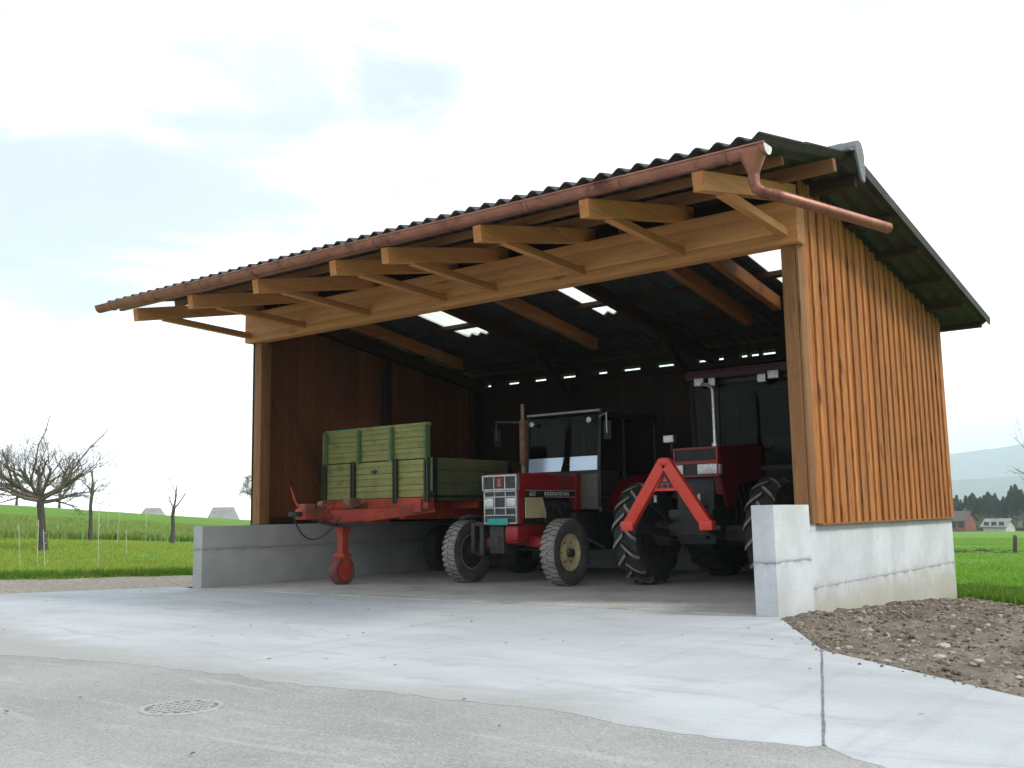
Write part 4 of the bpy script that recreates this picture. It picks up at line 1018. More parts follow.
mb = MB(); mb.tube([(xc + .05, 2.98, 1.62), (xc + .05, 2.98, 1.68)], .05, 14); mb.tube([(xc + .05, 2.98, 1.66), (xc + .05, 2.98, 2.30), (xc + .04, 2.96, 2.35), (xc - .0, 2.92, 2.38), (xc - .05, 2.88, 2.385)], .026, 14)
obj('exhaust', mb, M['chrome'], t2)
# cab
xc = xt + .14
mb = MB(); ca, cb = xc - .70, xc + .72; yA, yB = 3.62, 5.0
for x in (ca, cb):
    pillar((x * .96 + xc * .04, yA, 1.35), (x, yA + .02, 2.52), .055); pillar((x, 4.3, 1.0), (x, 4.3, 2.52), .05); pillar((x, yB, 1.5), (x, yB - .02, 2.52), .055); pillar((x, yA + .02, 2.50), (x, yB, 2.50), .05)
pillar((ca, yA + .02, 2.50), (cb, yA + .02, 2.50), .05); pillar((ca, yA, 1.38), (cb, yA, 1.38), .05); pillar((xc - .35, yA, 1.4), (xc - .33, yA, 2.5), .03)
obj('cab_frame', mb, M['black'], t2)
mb = MB(); mb.box((ca - .05, yA - .10, 2.53), (cb + .05, yB + .05, 2.66), 0, .05); obj('cab_roof', mb, surf('dull dark red roof', (.035, .0025, .003), (.025, .002, .002), 3, 40, .6, bs=.05), t2)
mb = MB(); mb.box((ca + .03, yA + .01, 1.42), (cb - .03, yA + .016, 2.47)); obj('windscreen', mb, M['glass'], t2)
mb = MB(); mb.box((xc - .25, 4.35, 1.1), (xc + .25, 4.8, 1.25), 0, .05); mb.box((xc - .24, 4.75, 1.2), (xc + .24, 4.88, 1.85), 0, .05); obj('driver_seat', mb, M['seat'], t2)
mb = MB(); mb.tube([(xc, 3.75, 1.4), (xc, 4.05, 1.7)], .025, 8); mb.tube([Vector((xc + .21 * math.cos(a), 4.06 + .14 * math.sin(a), 1.71 + .13 * math.sin(a))) for a in [2 * math.pi * k / 24 for k in range(25)]], .015, 8, cap=False); obj('steering_wheel', mb, M['black'], t2)
for x, z, w_ in ((xc - .52, 2.50, .10), (xc - .34, 2.49, .07), (xc + .32, 2.475, .085), (xc + .47, 2.505, .11)):
    mb = MB(); mb.box((x - w_ * .62, yA - .15, z - .048), (x + w_ * .62, yA - .13, z + .048), 1, .008); mb.box((x - w_ * .7, yA - .13, z - .055), (x + w_ * .7, yA - .055, z + .055), 0, .01); obj('work_light', mb, [M['black'], M['lens']], t2)
xc = xt
mb = MB(); mb.box((xc - .42, 2.56, 1.69), (xc - .29, 2.60, 1.775), 1, .008); mb.box((xc - .425, 2.60, 1.685), (xc - .285, 2.66, 1.78), 0, .008); mb.tube([(xc - .355, 2.64, 1.69), (xc - .355, 2.66, 1.55)], .015, 8); mb.tube([(xc - .355, 2.66, 1.55), (xc - .22, 2.7, 1.5)], .015, 8); obj('front_lamp', mb, [M['black'], M['lens']], t2)
mb = MB(); mb.tube([(cb, 3.62, 1.75), (cb + .16, 3.52, 1.82)], .014, 8); mb.lathe([(0, .05), (-.03, .05), (-.03, .02)], (cb + .17, 3.5, 1.83), 'Y', 14, 1); obj('position_lamp', mb, [M['black'], M['lens']], t2)
# hitch triangle carried on the front linkage
ht = xc + .06; hy = 1.70
mb = MB()
for s in (-1, 1):
    foot = Vector((ht + s * .475, hy, .735)); apex = Vector((ht + s * .02, hy, 1.40))
    mb.bar(foot, apex + (apex - foot).normalized() * .02, .085, .125, 0, .01, up=(0, 0, 1))
    mb.box((foot.x - .075, hy - .055, .675), (foot.x + .075, hy + .055, .78), 0, .015)
mb.box((ht - .06, hy - .05, 1.37), (ht + .06, hy + .05, 1.46), 0, .025)
mb.prism([(ht - .235, hy - .012, 1.10), (ht + .235, hy - .012, 1.10), (ht + .04, hy - .012, 1.38), (ht - .04, hy - .012, 1.38)], (0, .024, 0))
tri = obj('hitch_triangle', mb, M['hitch'], t2)
mb = MB(); 
P_ = lambda a, b: (ht + a, hy - .016, 1.13 + b)
mb.prism([P_(-.10, 0), P_(.10, 0), P_(0, .185)], (0, .004, 0))
em = obj('emblem', mb, M['black'], tri)
mb = MB()
for a in (-.035, .035): mb.prism([(ht + a - .007, hy - .019, 1.132), (ht + a + .007, hy - .019, 1.132), (ht + a + .004, hy - .019, 1.17), (ht + a - .004, hy - .019, 1.17)], (0, .003, 0))
mb.box((ht - .055, hy - .019, 1.172), (ht + .055, hy - .016, 1.18)); mb.prism([(ht - .028, hy - .019, 1.20), (ht + .028, hy - .019, 1.20), (ht, hy - .019, 1.255)], (0, .003, 0)); obj('emblem_bar', mb, M['hitch'], em)
mb = MB()
for s in (-1, 1):
    mb.tube([(ht + s * .50 + .06, hy, .705), (ht + s * .50 + .13, hy, .705)], .025, 10); mb.bar((ht + s * .42, hy + .03, .72), (xc + s * .30, 2.55, .60), .06, .10, 0, .01)
    mb.tube([(ht + s * .28, hy + .15, .98), (xc + s * .26, 2.5, .70)], .028, 10)
mb.tube([(ht, hy + .05, 1.40), (xc, 2.45, 1.0)], .028, 10)
mb.box((xc - .28, 2.36, .60), (xc + .28, 2.5, .9), 0, .02)
obj('front_linkage', mb, M['black'], t2)
for x in (ht - .20, ht + .33):
    mb = MB(); mb.tube([(x, hy + .12, .98), (x, hy + .12, 1.06)], .02, 8); obj('hose_coupling', mb, M['silver'], t2)

# ================================================================== YARD DETAILS
dc = thing('drain_cover', 'round pale cast iron drain cover set in the grey yard', 'drain cover', (-.66, -5.04, .001))
mb = MB(); mb.lathe([(-.02, .165), (.006, .165), (.008, .172), (.008, .186), (.003, .192), (-.02, .192)], (-.66, -5.04, 0), 'Z', 48, close=True); obj('cover_ring', mb, M['iron'], dc)
mb = MB(); mb.lathe([(-.03, .163), (.001, .163)], (-.66, -5.04, 0), 'Z', 40); obj('cover_plate', mb, M['rust2'] if False else surf('dirty iron', (.20, .195, .185), (.15, .145, .14), 14, 80, .8), dc)
mb = MB()
for i in range(-4, 5):
    for j in range(-4, 5):
        u, v_ = i * .036, j * .036
        if math.hypot(u, v_) < .15: mb.box((-.66 + u - .013, -5.04 + v_ - .013, -.002), (-.66 + u + .013, -5.04 + v_ + .013, .007), 0, .003)
obj('cover_grid', mb, M['iron'], dc)
# twigs and leaf litter on the concrete: nobody could count it
mb = MB(); random.seed(11)
for k in range(70):
    x, y = random.uniform(-8, 3.5), random.uniform(-6.8, -.1)
    if side(apl, x, y) > -.15: continue
    a = random.random() * 6.28; L = random.uniform(.008, .035)
    mb.bar((x, y, .010), (x + L * math.cos(a), y + L * math.sin(a), .012), random.uniform(.004, .012), .003)
obj_ = obj('litter', mb, surf('dry litter', (.10, .075, .05), (.16, .13, .09), 20, 60, .9)); tag(obj_, 'scattered twigs and crumbs of dirt lying on the concrete yard', kind='stuff')

# ================================================================== GRASS
def blades(name, label, pts, h, wd, mat, lean=.5, per=1):
    n = len(pts); base = np.repeat(pts, per, 0); n = len(base)
    base[:, :2] += rng.normal(0, .03, (n, 2))
    a = rng.uniform(0, 2 * np.pi, n); hh = h * rng.uniform(.5, 1.25, n); ww = wd * rng.uniform(.6, 1.3, n)
    la = rng.uniform(0, 2 * np.pi, n); ll = hh * lean * rng.uniform(.2, 1, n)
    dx = np.stack([np.cos(a) * ww / 2, np.sin(a) * ww / 2, np.zeros(n)], 1); up_ = np.stack([np.cos(la) * ll, np.sin(la) * ll, hh], 1)
    mid = base + up_ * np.array([.3, .3, .6])
    V = np.stack([base - dx, base + dx, mid + dx * .7, mid - dx * .7, base + up_], 1).reshape(-1, 3)
    k = np.arange(n)[:, None] * 5
    F = np.concatenate([k + np.array([[0, 1, 2]]), k + np.array([[0, 2, 3]]), k + np.array([[3, 2, 4]])], 0)
    return tag(raw(name, V, F, mat), label, kind='stuff')
def blade_mat(name, a, b_):
    m, nt, b = mk(name); geo = nt.nodes.new('ShaderNodeNewGeometry')
    col = mix(nt, geo.outputs['Random Per Island'], a, b_)
    v = coords(nt); pn = nz(nt, v, .55, 5, .65); pn2 = nz(nt, v, 1.7, 4, .7)
    col = mix(nt, smooth(nt, pn, .50, .68, 0, .7), col, (a[0] * 1.35, a[1] * 1.02, a[2] * 1.3))
    col = mix(nt, smooth(nt, pn2, .52, .72, 0, .7), col, (a[0] * .42, a[1] * .52, a[2] * .6))
    col = mix(nt, smooth(nt, geo.outputs['Random Per Island'], .93, .97, 0, .8), col, (.34, .29, .12))
    df = N(nt, 'ShaderNodeBsdfDiffuse', None, Color=col).outputs[0]; tl = N(nt, 'ShaderNodeBsdfTranslucent', None, Color=col).outputs[0]
    nt.links.new(N(nt, 'ShaderNodeMixShader', None, _0=.35, _1=df, _2=tl).outputs[0], nt.nodes['Material Output'].inputs[0]); return m
def wedge(n, d0, d1, b0, b1, pw=1.0):
    d = np.sqrt(d0 ** 2 + (d1 ** 2 - d0 ** 2) * rng.random(n) ** pw); br = np.radians(rng.uniform(b0, b1, n))
    x = CAM.x - d * np.sin(br); y = CAM.y + d * np.cos(br); return np.stack([x, y, T(x, y) - .01], 1)
M['blade'] = blade_mat('meadow blades', (.24, .37, .045), (.38, .46, .10)); M['blade_dk'] = blade_mat('lush blades', (.10, .22, .022), (.17, .29, .04)); M['blade_r'] = blade_mat('right meadow blades', (.15, .34, .028), (.23, .41, .05))
def beyond(p, pl, m=.0):
    return np.array([side(pl, a, b) < -m for a, b in p[:, :2]])
p = wedge(30000, 15.5, 28.5, 50, 70, 1.3); p = p[np.array([noise.noise(Vector((a * .6, b * .6, 7))) + .8 * random.random() > -.02 for a, b in p[:, :2]])]; p = p[beyond(p, go[::-1], -.12)]
blades('meadow_grass', 'short bright green meadow grass between the gravel track and the taller crop', p, .07, .022, M['blade'], .6, 2)
p = wedge(9000, 15.8, 19.5, 50, 70); p = p[beyond(p, go[::-1], .0) & ~beyond(p, go[::-1], .9)]; p = p[np.array([noise.noise(Vector((a * .9, b * .9, 2))) + .35 * random.random() > -.05 for a, b in p[:, :2]])]
blades('verge_grass', 'darker lush grass edging the gravel track', p, .12, .025, M['blade_dk'], .5, 3)
p = wedge(40000, 11.5, 95, 2, 16, 2.6); p = p[~np.array([side(fld, a, b) < .1 for a, b in p[:, :2]])]; 
blades('pasture_grass', 'smooth bright green pasture grass behind the bare soil', p, .06, .02, M['blade_r'], .6, 2)
p = wedge(14000, 11, 17, 2, 16); s_ = np.array([side(fld, a, b) for a, b in p[:, :2]]); p = p[(s_ > -.15) & (s_ < .9)]; p = p[np.array([noise.noise(Vector((a * .8, b * .8, 5))) + .5 * random.random() > .0 for a, b in p[:, :2]])]
blades('edge_grass', 'rough dark grass along the edge of the bare soil', p, .13, .024, M['blade_dk'], .5, 3)
# taller crop on the slope to the left
def crop_front(br): return 28 + (65 - br) * .30
M['crop'] = blade_mat('crop blades', (.19, .30, .06), (.34, .43, .14))
n = 45000; br = rng.uniform(49, 71, n); d = crop_front(br) + 14 * rng.random(n) ** 1.3
x = CAM.x - d * np.sin(np.radians(br)); y = CAM.y + d * np.cos(np.radians(br))
blades('crop', 'taller dark green cereal crop standing on the slope behind the meadow', np.stack([x, y, T(x, y) - .02], 1), .25, .05, M['crop'], .35, 1)

# ================================================================== FENCE STAKES
M['stake'] = surf('white plastic stake', (.50, .54, .40), (.42, .46, .32), 9, 40, .6)
mb = MB(); mb.tube([(0, 0, -.1), (0, 0, .95)], .0065, 8); mb.box((-.02, -.012, -.02), (.045, .012, .0), 0, .003)
for z in (.35, .6, .85): mb.tube([(0, 0, z), (.03, 0, z), (.035, 0, z + .025)], .006, 6)
st0 = obj('fence_stake', mb, M['stake'])
for i, (x, y, hs) in enumerate([(-13.91, .83, .8), (-14.36, 1.36, .85), (-13.18, 1.85, 1.2), (-13.68, 1.15, .7), (-26.13, 9.71, 1.0), (-19.78, 6.21, .9), (-22.36, 8.68, 1.2), (-24.5, 6.6, 1.1), (-23.5, 4.6, 1.0), (-15.6, 3.9, .6)]):
    o = st0 if i == 0 else st0.copy()
    if i: COL.objects.link(o)
    o.location = (x, y, float(T(x, y))); o.scale = (1, 1, hs); o.rotation_euler = (R(random.uniform(-4, 4)), R(random.uniform(-5, 5)), random.random() * 6)
    tag(o, 'thin pale electric fence stake standing in the meadow grass', 'fence stake', 'electric fence stakes in the left meadow')

# ================================================================== BARE FRUIT TREES
M['bark'] = surf('grey brown bark', (.055, .048, .042), (.095, .082, .068), 9, 40, .95, bs=.6, bd=.02)
M['twig'] = surf('twig bark', (.11, .09, .068), (.17, .14, .105), 9, 40, .95, bs=0)
M['bud'] = blade_mat('opening buds', (.24, .22, .10), (.36, .31, .19))
def grow(mb, buds, p, d, L, r, lv, rs, spread=.6, upw=.1, twist=.35, lvmax=4, kids=(3, 5)):
    pts = [p]; rr = [r]; q = p.copy(); dd = d.copy(); n = 5 if lv < 3 else 3
    for k in range(n):
        dd = (dd + Vector((rs.gauss(0, twist * .5), rs.gauss(0, twist * .5), rs.gauss(0, twist * .4) + upw)) * .5).normalized()
        q = q + dd * (L / n); pts.append(q.copy()); rr.append(r * (1 - .6 * (k + 1) / n))
    mb.tube(pts, rr, 7 if lv == 0 else (5 if lv < 3 else 3), 0, cap=False)
    if lv >= lvmax:
        if buds is not None:
            for k in range(2):
                buds.append((pts[-1 - k], dd))
        return
    m = rs.randint(*kids)
    for k in range(m):
        t = .35 + .65 * (k + rs.random() * .6) / m; i = min(n - 1, int(t * n)); u = t * n - i
        b = pts[i].lerp(pts[i + 1], max(0, min(1, u)))
        ax = (pts[i + 1] - pts[i]).normalized(); o1 = ax.orthogonal().normalized(); o2 = ax.cross(o1); a = rs.random() * 6.28
        nd = (ax * (1 - spread * .5) + (o1 * math.cos(a) + o2 * math.sin(a)) * spread + Vector((0, 0, upw * 1.5))).normalized()
        grow(mb, buds, b, nd, L * rs.uniform(.5, .8), max(.004, rr[i] * rs.uniform(.45, .65)), lv + 1, rs, spread, upw, twist, lvmax, kids)
def leafbits(buds, rs, size, k):
    V = []; F = []
    for p, d in buds:
        for j in range(k):
            c = p + Vector((rs.gauss(0, .05), rs.gauss(0, .05), rs.gauss(0, .05))); a = Vector((rs.gauss(0, 1), rs.gauss(0, 1), rs.gauss(0, 1))).normalized() * size; b = a.orthogonal().normalized() * size * .6
            o = len(V); V += [c - a, c + b, c + a]; F.append((o, o + 1, o + 2))
    return V, F
def bare_tree(name, label, x, y, trunk_pts, r0, limbs, seed, lvmax=4, bud=0, group=None, tw='twig', bs=.02, kids=(3, 5)):
    z = float(T(x, y)); rs = random.Random(seed); t = thing(name, label, 'tree', (x, y, z), group)
    base_ = Vector((x, y, z)); tp = [base_ + Vector(q) for q in trunk_pts]; n = len(tp)
    mb = MB(); mb.tube(tp, [r0 * 1.45] + [r0 * (1 - .25 * i / n) for i in range(1, n)], 10, 0, cap=False); obj('trunk', mb, M['bark'], t)
    mb = MB(); buds = []
    for d, L, r, at_ in limbs:
        grow(mb, buds, tp[-1].lerp(tp[-2], 1 - at_), Vector(d).normalized(), L, r, 1, rs, lvmax=lvmax, kids=kids)
    cr = obj('crown', mb, M[tw], t)
    if bud and buds:
        V, F = leafbits(buds, rs, bs, bud); o = raw('bud_bits', [Vector(v) - base_ for v in V], F, M['bud'], cr)  # loose bits at the twig tips stand for opening buds
    return t
rx, ry = .53, .85     # picture right and depth as seen from the yard
def dv(r_, u_, k_=0): # r_ along the picture's right, u_ up, k_ depth (only a sense of direction at the tree)
    b = R(63); rgt = Vector((math.cos(b), math.sin(b), 0)); dep = Vector((-math.sin(b), math.cos(b), 0)); return rgt * r_ + dep * k_ + Vector((0, 0, u_))
bare_tree('fruit_tree', 'gnarled leafless fruit tree with a thick dark trunk and wide twiggy crown', -17.78, 3.26, [(0, 0, -.1), dv(-.02, .3), dv(-.06, .7), dv(-.10, 1.12)], .09,
          [(dv(-.9, .42, .2), .95, .075, 1), (dv(1.0, .55, -.1), 1.0, .07, 1), (dv(-.15, 1, .1), .75, .06, 1), (dv(.35, .9, -.5), .8, .05, 1), (dv(-.8, .15, -.5), .9, .05, .9), (dv(.9, .12, .5), .9, .05, .85), (dv(-1, .3, -.3), 1.15, .055, 1), (dv(-.4, .6, .8), .8, .045, 1), (dv(.5, .3, .9), .8, .045, .9), (dv(-.5, .9, -.2), .8, .05, 1)], 4, 4, 1, 'bare fruit trees on the left', bs=.02, kids=(4, 6))
# two long water shoots rising above its crown are part of that crown
def shoot(tree, pts, r):
    mb = MB(); b = tree.location; mb.tube([b + q for q in pts], [r * (1 - .7 * i / (len(pts) - 1)) for i in range(len(pts))], 5, 0, cap=False)
    rs = random.Random(3)
    for i in range(1, len(pts) - 1):
        for k in range(2): mb.tube([b + pts[i], b + pts[i] + Vector((rs.gauss(0, .1), rs.gauss(0, .1), rs.uniform(.02, .14)))], [r * .35, .003], 3, 0, cap=False)
    return obj('water_shoot', mb, M['twig'], tree)
ft = [o for o in bpy.data.objects if o.name == 'fruit_tree'][0]
shoot(ft, [dv(-.3, 1.5), dv(-.22, 1.95), dv(-.18, 2.3), dv(-.05, 2.6), dv(.02, 2.95)], .022)
shoot(ft, [dv(.35, 1.5), dv(.62, 1.9), dv(.86, 2.25), dv(1.05, 2.45), dv(1.25, 2.7)], .022)
bare_tree('fruit_tree', 'hard pruned slim fruit tree just right of the thick dark trunk', -21.49, 6.47, [(0, 0, -.1), dv(.0, .5), dv(-.02, .95), dv(.02, 1.35)], .05,
          [(dv(-.5, .8, .1), .30, .024, .6), (dv(.4, .9, .2), .26, .02, .5), (dv(-.05, 1, -.1), .55, .034, 1), (dv(.3, .8, .4), .28, .02, .9), (dv(-.9, .45, 0), .4, .022, .95)], 9, 3, 0, 'bare fruit trees on the left', kids=(2, 3))
bare_tree('fruit_tree', 'young forked fruit tree standing alone left of the shed', -20.4, 8.21, [(0, 0, -.1), dv(.02, .4), dv(.0, .75), dv(.03, 1.0)], .055,
          [(dv(.02, 1, 0), .62, .03, 1), (dv(.75, .8, 0), .5, .024, .8), (dv(-.6, .8, .2), .35, .02, .9), (dv(.3, .9, -.5), .4, .018, 1)], 21, 3, 0, 'bare fruit trees on the left', kids=(1, 3))
bare_tree('leafy_tree', 'brownish budding tree half hidden behind the left post of the shed', -41.5, 28.2, [(0, 0, -.2), (0, .05, .8), (.05, 0, 1.6)], .12,
          [(dv(-.5, .8, 0), 1.1, .06, 1), (dv(.6, .8, .2), 1.1, .06, 1), (dv(.1, 1, -.3), 1.1, .06, 1), (dv(-.7, .4, .5), .9, .05, .8), (dv(-.9, .6, .1), 1.0, .05, 1)], 31, 4, 3, bs=.05)
# pale budding trees far off behind the gnarled tree
for i, (px_, d_, s_) in enumerate([(62.6, 92, 1.0), (61.6, 96, .9), (64.6, 90, 1.1), (66.3, 88, 1.0), (63.6, 98, .8)]):
    x, y = CAM.x - d_ * math.sin(R(px_)), CAM.y + d_ * math.cos(R(px_))
    bare_tree('budding_tree', ['pale budding tree on the skyline behind the gnarled fruit tree'][0], x, y, [(0, 0, -.3), (0, 0, .5 * s_), (.05, 0, 1.0 * s_)], .11,
              [(dv(a, 1, b), 1.2 * s_, .06, 1) for a, b in ((-.7, 0), (.7, .2), (0, .6), (.2, -.5), (-.3, .3))], 50 + i, 3, 5, 'pale budding trees on the left skyline', bs=.07)

# tree off the right edge reaching branches into view
bare_tree('roadside_tree', 'bare tree by the right edge reaching thin branches over the pasture', .25, 16.6, [(0, 0, -.2), (-.02, .0, .6), (.0, .02, 1.15)], .10,
          [((-.8, -.1, .75), 1.35, .05, 1), ((-.9, .2, .25), 1.2, .045, .9), ((.5, .1, 1), 1.4, .06, 1), ((-.25, .3, 1), 1.3, .05, 1), ((.8, -.2, .6), 1.3, .05, 1)], 77, 3, 2, bs=.03, kids=(2, 3))

# ================================================================== RIGHT: POST, HOUSES, FOREST, HILLS
px_, py_ = -3.92, 31.01
mb = MB(); mb.box((-.065, -.065, -.2), (.065, .065, .58), 0, .015); mb.prism([(-.065, -.065, .57), (.065, -.065, .57), (.05, .05, .62), (-.065, .05, .63)], (0, 0, .01)); o = obj('fence_post', mb, M['bark'])
o.location = (px_, py_, float(T(px_, py_))); o.rotation_euler = (0, R(4), .3); tag(o, 'short weathered wooden post standing in the right pasture', 'post')
mb = MB(); rs = random.Random(5)
for k in range(90):
    a = Vector((rs.gauss(0, 1.3), rs.gauss(0, .4), rs.uniform(0, .12))); mb.tube([a, a + Vector((rs.gauss(0, .35), rs.gauss(0, .2), rs.uniform(-.05, .12)))], [.016, .006], 4)
o = obj('brushwood', mb, M['bark']); o.location = (px_ - 2.1, py_ - 1, float(T(px_ - 2.1, py_ - 1))); tag(o, 'low heap of cut brushwood in the right pasture beside the post', 'brushwood', kind='stuff')

M['tile'] = surf('dark roof tiles', (.075, .062, .055), (.11, .09, .08), .8, 8, .9, bs=.3); M['brickred'] = surf('red brown boarded wall', (.25, .075, .05), (.19, .06, .045), .5, 4, .8)
M['greyroof'] = surf('grey roof', (.20, .20, .20), (.27, .27, .265), .5, 4, .85); M['plaster'] = surf('pale plaster', (.55, .54, .50), (.45, .44, .41), .5, 5, .9); M['darkwin'] = surf('dark window', (.02, .025, .03), (.03, .035, .04), 1, 5, .2, bs=0)
def house(name, label, az, d_, L, W_, hw_, hr, rot, mwall, mroof, hip=0.0, base_=None, group=None, wins=3, chim=True):
    x, y = CAM.x - d_ * math.sin(R(az)), CAM.y + d_ * math.cos(R(az)); z = float(T(x, y)) if base_ is None else base_
    t = thing(name, label, 'house', (x, y, z), group); t.rotation_euler = (0, 0, R(rot))
    def ob(nm, mb, m, par): 
        loc = root_of(par).location; bmesh.ops.translate(mb.bm, verts=mb.bm.verts, vec=loc); return obj(nm, mb, m, par)
    mb = MB(); mb.prism([(-L / 2, -W_ / 2, -1.5), (-L / 2, W_ / 2, -1.5), (-L / 2, W_ / 2, hw_), (-L / 2, 0, hw_ + (hr * .97 if not hip else 0)), (-L / 2, -W_ / 2, hw_)], (L, 0, 0)); wl = ob('wall', mb, mwall, t)
    mb = MB(); o_ = .5; V_ = [(-L / 2 - o_, -W_ / 2 - o_, hw_ - .15), (L / 2 + o_, -W_ / 2 - o_, hw_ - .15), (L / 2 + o_, W_ / 2 + o_, hw_ - .15), (-L / 2 - o_, W_ / 2 + o_, hw_ - .15), (-L / 2 - o_ + hip, 0, hw_ + hr), (L / 2 + o_ - hip, 0, hw_ + hr)]
    for dz in (0.0, .14):
        vs = [mb.bm.verts.new(Vector(v) + Vector((0, 0, dz))) for v in V_]
        for f in ((0, 1, 5, 4), (2, 3, 4, 5)): mb.bm.faces.new([vs[i] for i in f])
        if hip:
            for f in ((1, 2, 5), (3, 0, 4)): mb.bm.faces.new([vs[i] for i in f])
    rf = ob('roof', mb, mroof, t)
    mb = MB() if chim else None
    if chim: mb.box((L * .2, -.1 + .5, hw_ + hr * .4), (L * .2 + .6, .5 + .5, hw_ + hr + .7), 0, .03)
    if chim: ob('chimney', mb, M['tile'], rf)
    for k in range(wins):
        xx = -L / 2 + L * (k + .5) / wins; mb = MB(); mb.box((xx - .5, -W_ / 2 - .06, .9), (xx + .5, -W_ / 2 - .01, 2.0)); ob('window', mb, M['darkwin'], wl)
    return t
house('farmhouse', 'red brown house with a dark gable roof in front of the forest', 13.35, 232, 5.2, 5, 2.3, 1.9, -12, M['brickred'], M['tile'])
house('outbuilding', 'long low grey roofed outbuilding right of the red brown house', 11.45, 228, 4.6, 4, 1.0, 1.5, -14, M['plaster'], M['greyroof'], chim=False)
house('outbuilding', 'small brown shed roof at the right foot of the forest', 10.1, 236, 2.8, 3, .8, 1.2, -10, M['brickred'], M['tile'], wins=1, chim=False)
house('barn', 'smaller grey hipped roof peeping over the left skyline', 57.0, 165, 3.2, 3.2, .2, 1.3, 57, M['plaster'], M['greyroof'], hip=1.0, base_=1.35, wins=0, chim=False)
house('barn', 'larger grey hipped roof on the left skyline next to the shed post', 53.35, 165, 4.0, 3.6, .3, 1.8, 53, M['plaster'], M['greyroof'], hip=.9, base_=.7, wins=0, chim=False)
# conifer forest: single trees in rows
M['fir'] = surf('fir needles', (.010, .022, .016), (.018, .032, .020), .6, 4, .95, bs=0); 
def fir_mesh(seed, h, rad_):
    rs = random.Random(seed); V = []; F = []
    for k in range(900):
        u = rs.random() ** .8; z = h * (.10 + .90 * u); rr = rad_ * (1 - u) ** .85 * (.55 + .5 * rs.random()) + .05; a = rs.random() * 6.28
        c = Vector((math.cos(a) * rr, math.sin(a) * rr, z - .25 * rr)); s = .55 * (1 - .5 * u) * rs.uniform(.7, 1.3)
        o = len(V); t = Vector((math.cos(a), math.sin(a), -.5)) * s; b = Vector((-math.sin(a), math.cos(a), .15)) * s * .55
        V += [c - t * .9, c + b, c + t, c - b]; F.append((o, o + 1, o + 2, o + 3))
    return V, F
firs = []
for k in range(4):
    t = thing('fir_tree', 'dark fir tree standing in the forest edge beyond the right pasture', 'tree', group='firs of the forest on the right'); h = 11 + k * .8
    V, F = fir_mesh(k, h, 2.0 + .25 * k); raw('crown', V, F, M['fir'], t); mb = MB(); mb.tube([(0, 0, -1), (0, 0, h * .9)], [.2, .03], 6); obj('trunk', mb, M['bark'], t); firs.append(t)
rs = random.Random(99); used = set()
for i in range(190):
    az = 5 + 11.5 * (i + rs.random() * .9) / 190; row = i % 3; d_ = 268 + row * 7 + rs.uniform(-2, 2)
    x, y = CAM.x - d_ * math.sin(R(az)), CAM.y + d_ * math.cos(R(az)); o = firs[i % 4]
    if i % 4 in used: o = copy_tree(o)
    used.add(i % 4)
    grow_ = 1.0 - .030 * max(0, az - 9.8); s = rs.uniform(.58, .92) * grow_ * (1.0 if row else .85)
    o.location = (x, y, float(T(x, y)) - .2); o.rotation_euler = (0, 0, rs.random() * 6.28); w_ = rs.uniform(1.1, 1.6); o.scale = (s * w_, s * w_, s)
for i in range(9):      # bare broadleaf scrub at the forest foot
    az = 9.6 + i * .75; d_ = 246 + rs.uniform(-4, 4); x, y = CAM.x - d_ * math.sin(R(az)), CAM.y + d_ * math.cos(R(az))
    V = []; F = []
    for k in range(420):
        c = Vector((rs.gauss(0, 1.2), rs.gauss(0, 1.2), abs(rs.gauss(1.3, .9)))); a = Vector((rs.gauss(0, 1), rs.gauss(0, 1), rs.gauss(0, 1))).normalized() * .28; b = a.orthogonal().normalized() * .2; o_ = len(V); V += [c - a, c + b, c + a, c - b]; F.append((o_, o_ + 1, o_ + 2, o_ + 3))
    o = raw('bush', V, F, surf('olive brown scrub %d' % i, (.065, .075, .03), (.10, .095, .045), .6, 4, .95, bs=0)); o.location = (x, y, float(T(x, y))); tag(o, 'olive brown bush at the foot of the forest beyond the right pasture', 'bush', 'bushes at the forest foot')
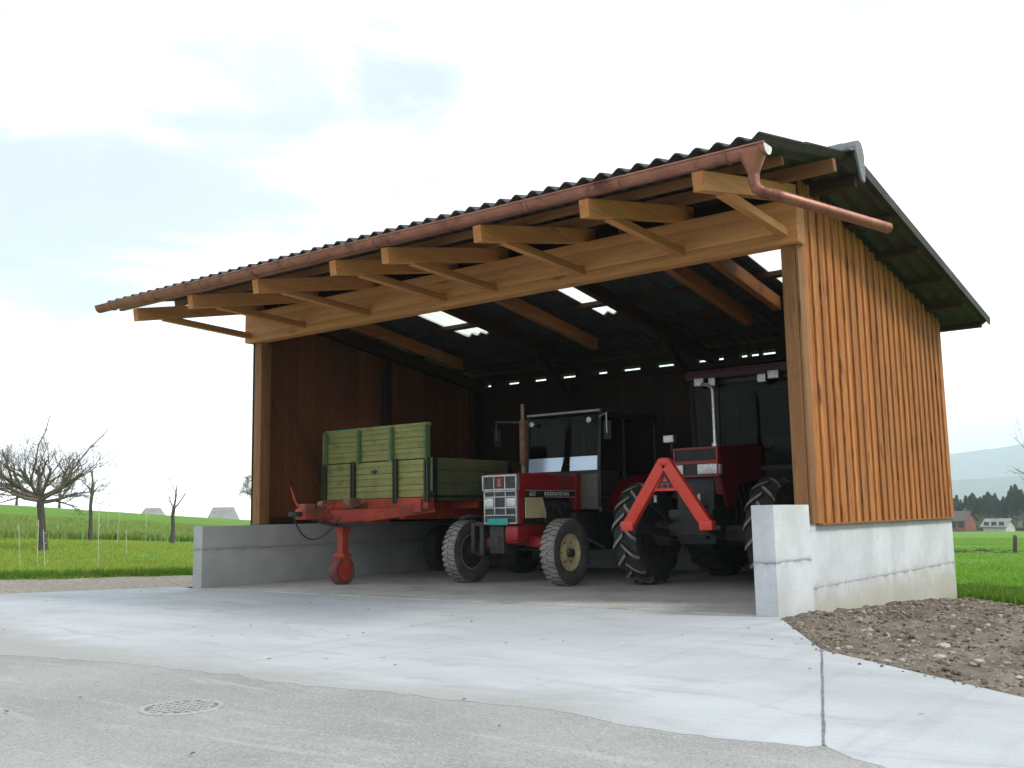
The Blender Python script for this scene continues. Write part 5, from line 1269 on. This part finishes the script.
# far hills
M['hill'] = surf('wooded far hills', (.055, .075, .06), (.10, .115, .08), .0015, .02, .95, bs=0, dirt=(.20, .21, .20), dscale=.0012, dcut=(.5, .62))
def hills(name, d0, prof, seed, thick):
    azs = np.linspace(-12, 18, 160); V = []; F = []; nr = 22
    for i, az in enumerate(azs):
        hz = np.interp(az, prof[0], prof[1])
        for j in range(nr):
            u = j / (nr - 1); d_ = d0 + thick * u; prf = math.sin(min(1, u * 1.6) * math.pi / 2) if u < .625 else math.cos((u - .625) / .375 * math.pi / 2)
            x, y = CAM.x - d_ * math.sin(R(az)), CAM.y + d_ * math.cos(R(az)); nn = noise.fractal(Vector((x, y, seed * 100)) * .0016, 1, 2, 5)
            V.append((x, y, -8 + (hz + 8) * prf * (1 + .10 * nn) + .02 * hz * nn))
    for i in range(len(azs) - 1):
        for j in range(nr - 1): k = i * nr + j; F.append((k, k + 1, k + nr + 1, k + nr))
    return tag(raw(name, V, F, M['hill'], smooth_=True), kind='structure')
hills('near_hills', 2400, ([-30, 5, 10, 13, 18, 30, 45], [96, 90, 83, 74, 64, 30, 0]), 1, 700)
hills('far_hills', 4000, ([-30, 4, 10, 13, 16, 24, 36, 45], [271, 270, 261, 232, 207, 143, 60, 0]), 2, 900)
# haze: one even volume round everything
bm_h = MB(); bm_h.box((-1750, -750, -20), (1550, 5400, 330)); hz_m = bpy.data.materials.new('pale haze'); hz_m.use_nodes = True
nt = hz_m.node_tree; nt.nodes.remove(nt.nodes['Principled BSDF']); pv = nt.nodes.new('ShaderNodeVolumePrincipled'); pv.inputs['Color'].default_value = (.80, .93, 1, 1); pv.inputs['Density'].default_value = .00036; pv.inputs['Anisotropy'].default_value = .0
nt.links.new(pv.outputs[0], nt.nodes['Material Output'].inputs['Volume'])
hz = obj('haze', bm_h, hz_m); tag(hz, kind='stuff')

# ------------------------------------------------------------------ render settings
sc.view_settings.view_transform = 'Standard'; sc.view_settings.look = 'None'; sc.view_settings.gamma = 1; sc.view_settings.use_curve_mapping = False
sc.view_settings.exposure = .14
sc.render.engine = 'CYCLES'; sc.cycles.use_denoising = True; sc.cycles.max_bounces = 8; sc.cycles.volume_bounces = 3; sc.cycles.transparent_max_bounces = 12
sc.cycles.sample_clamp_indirect = 8
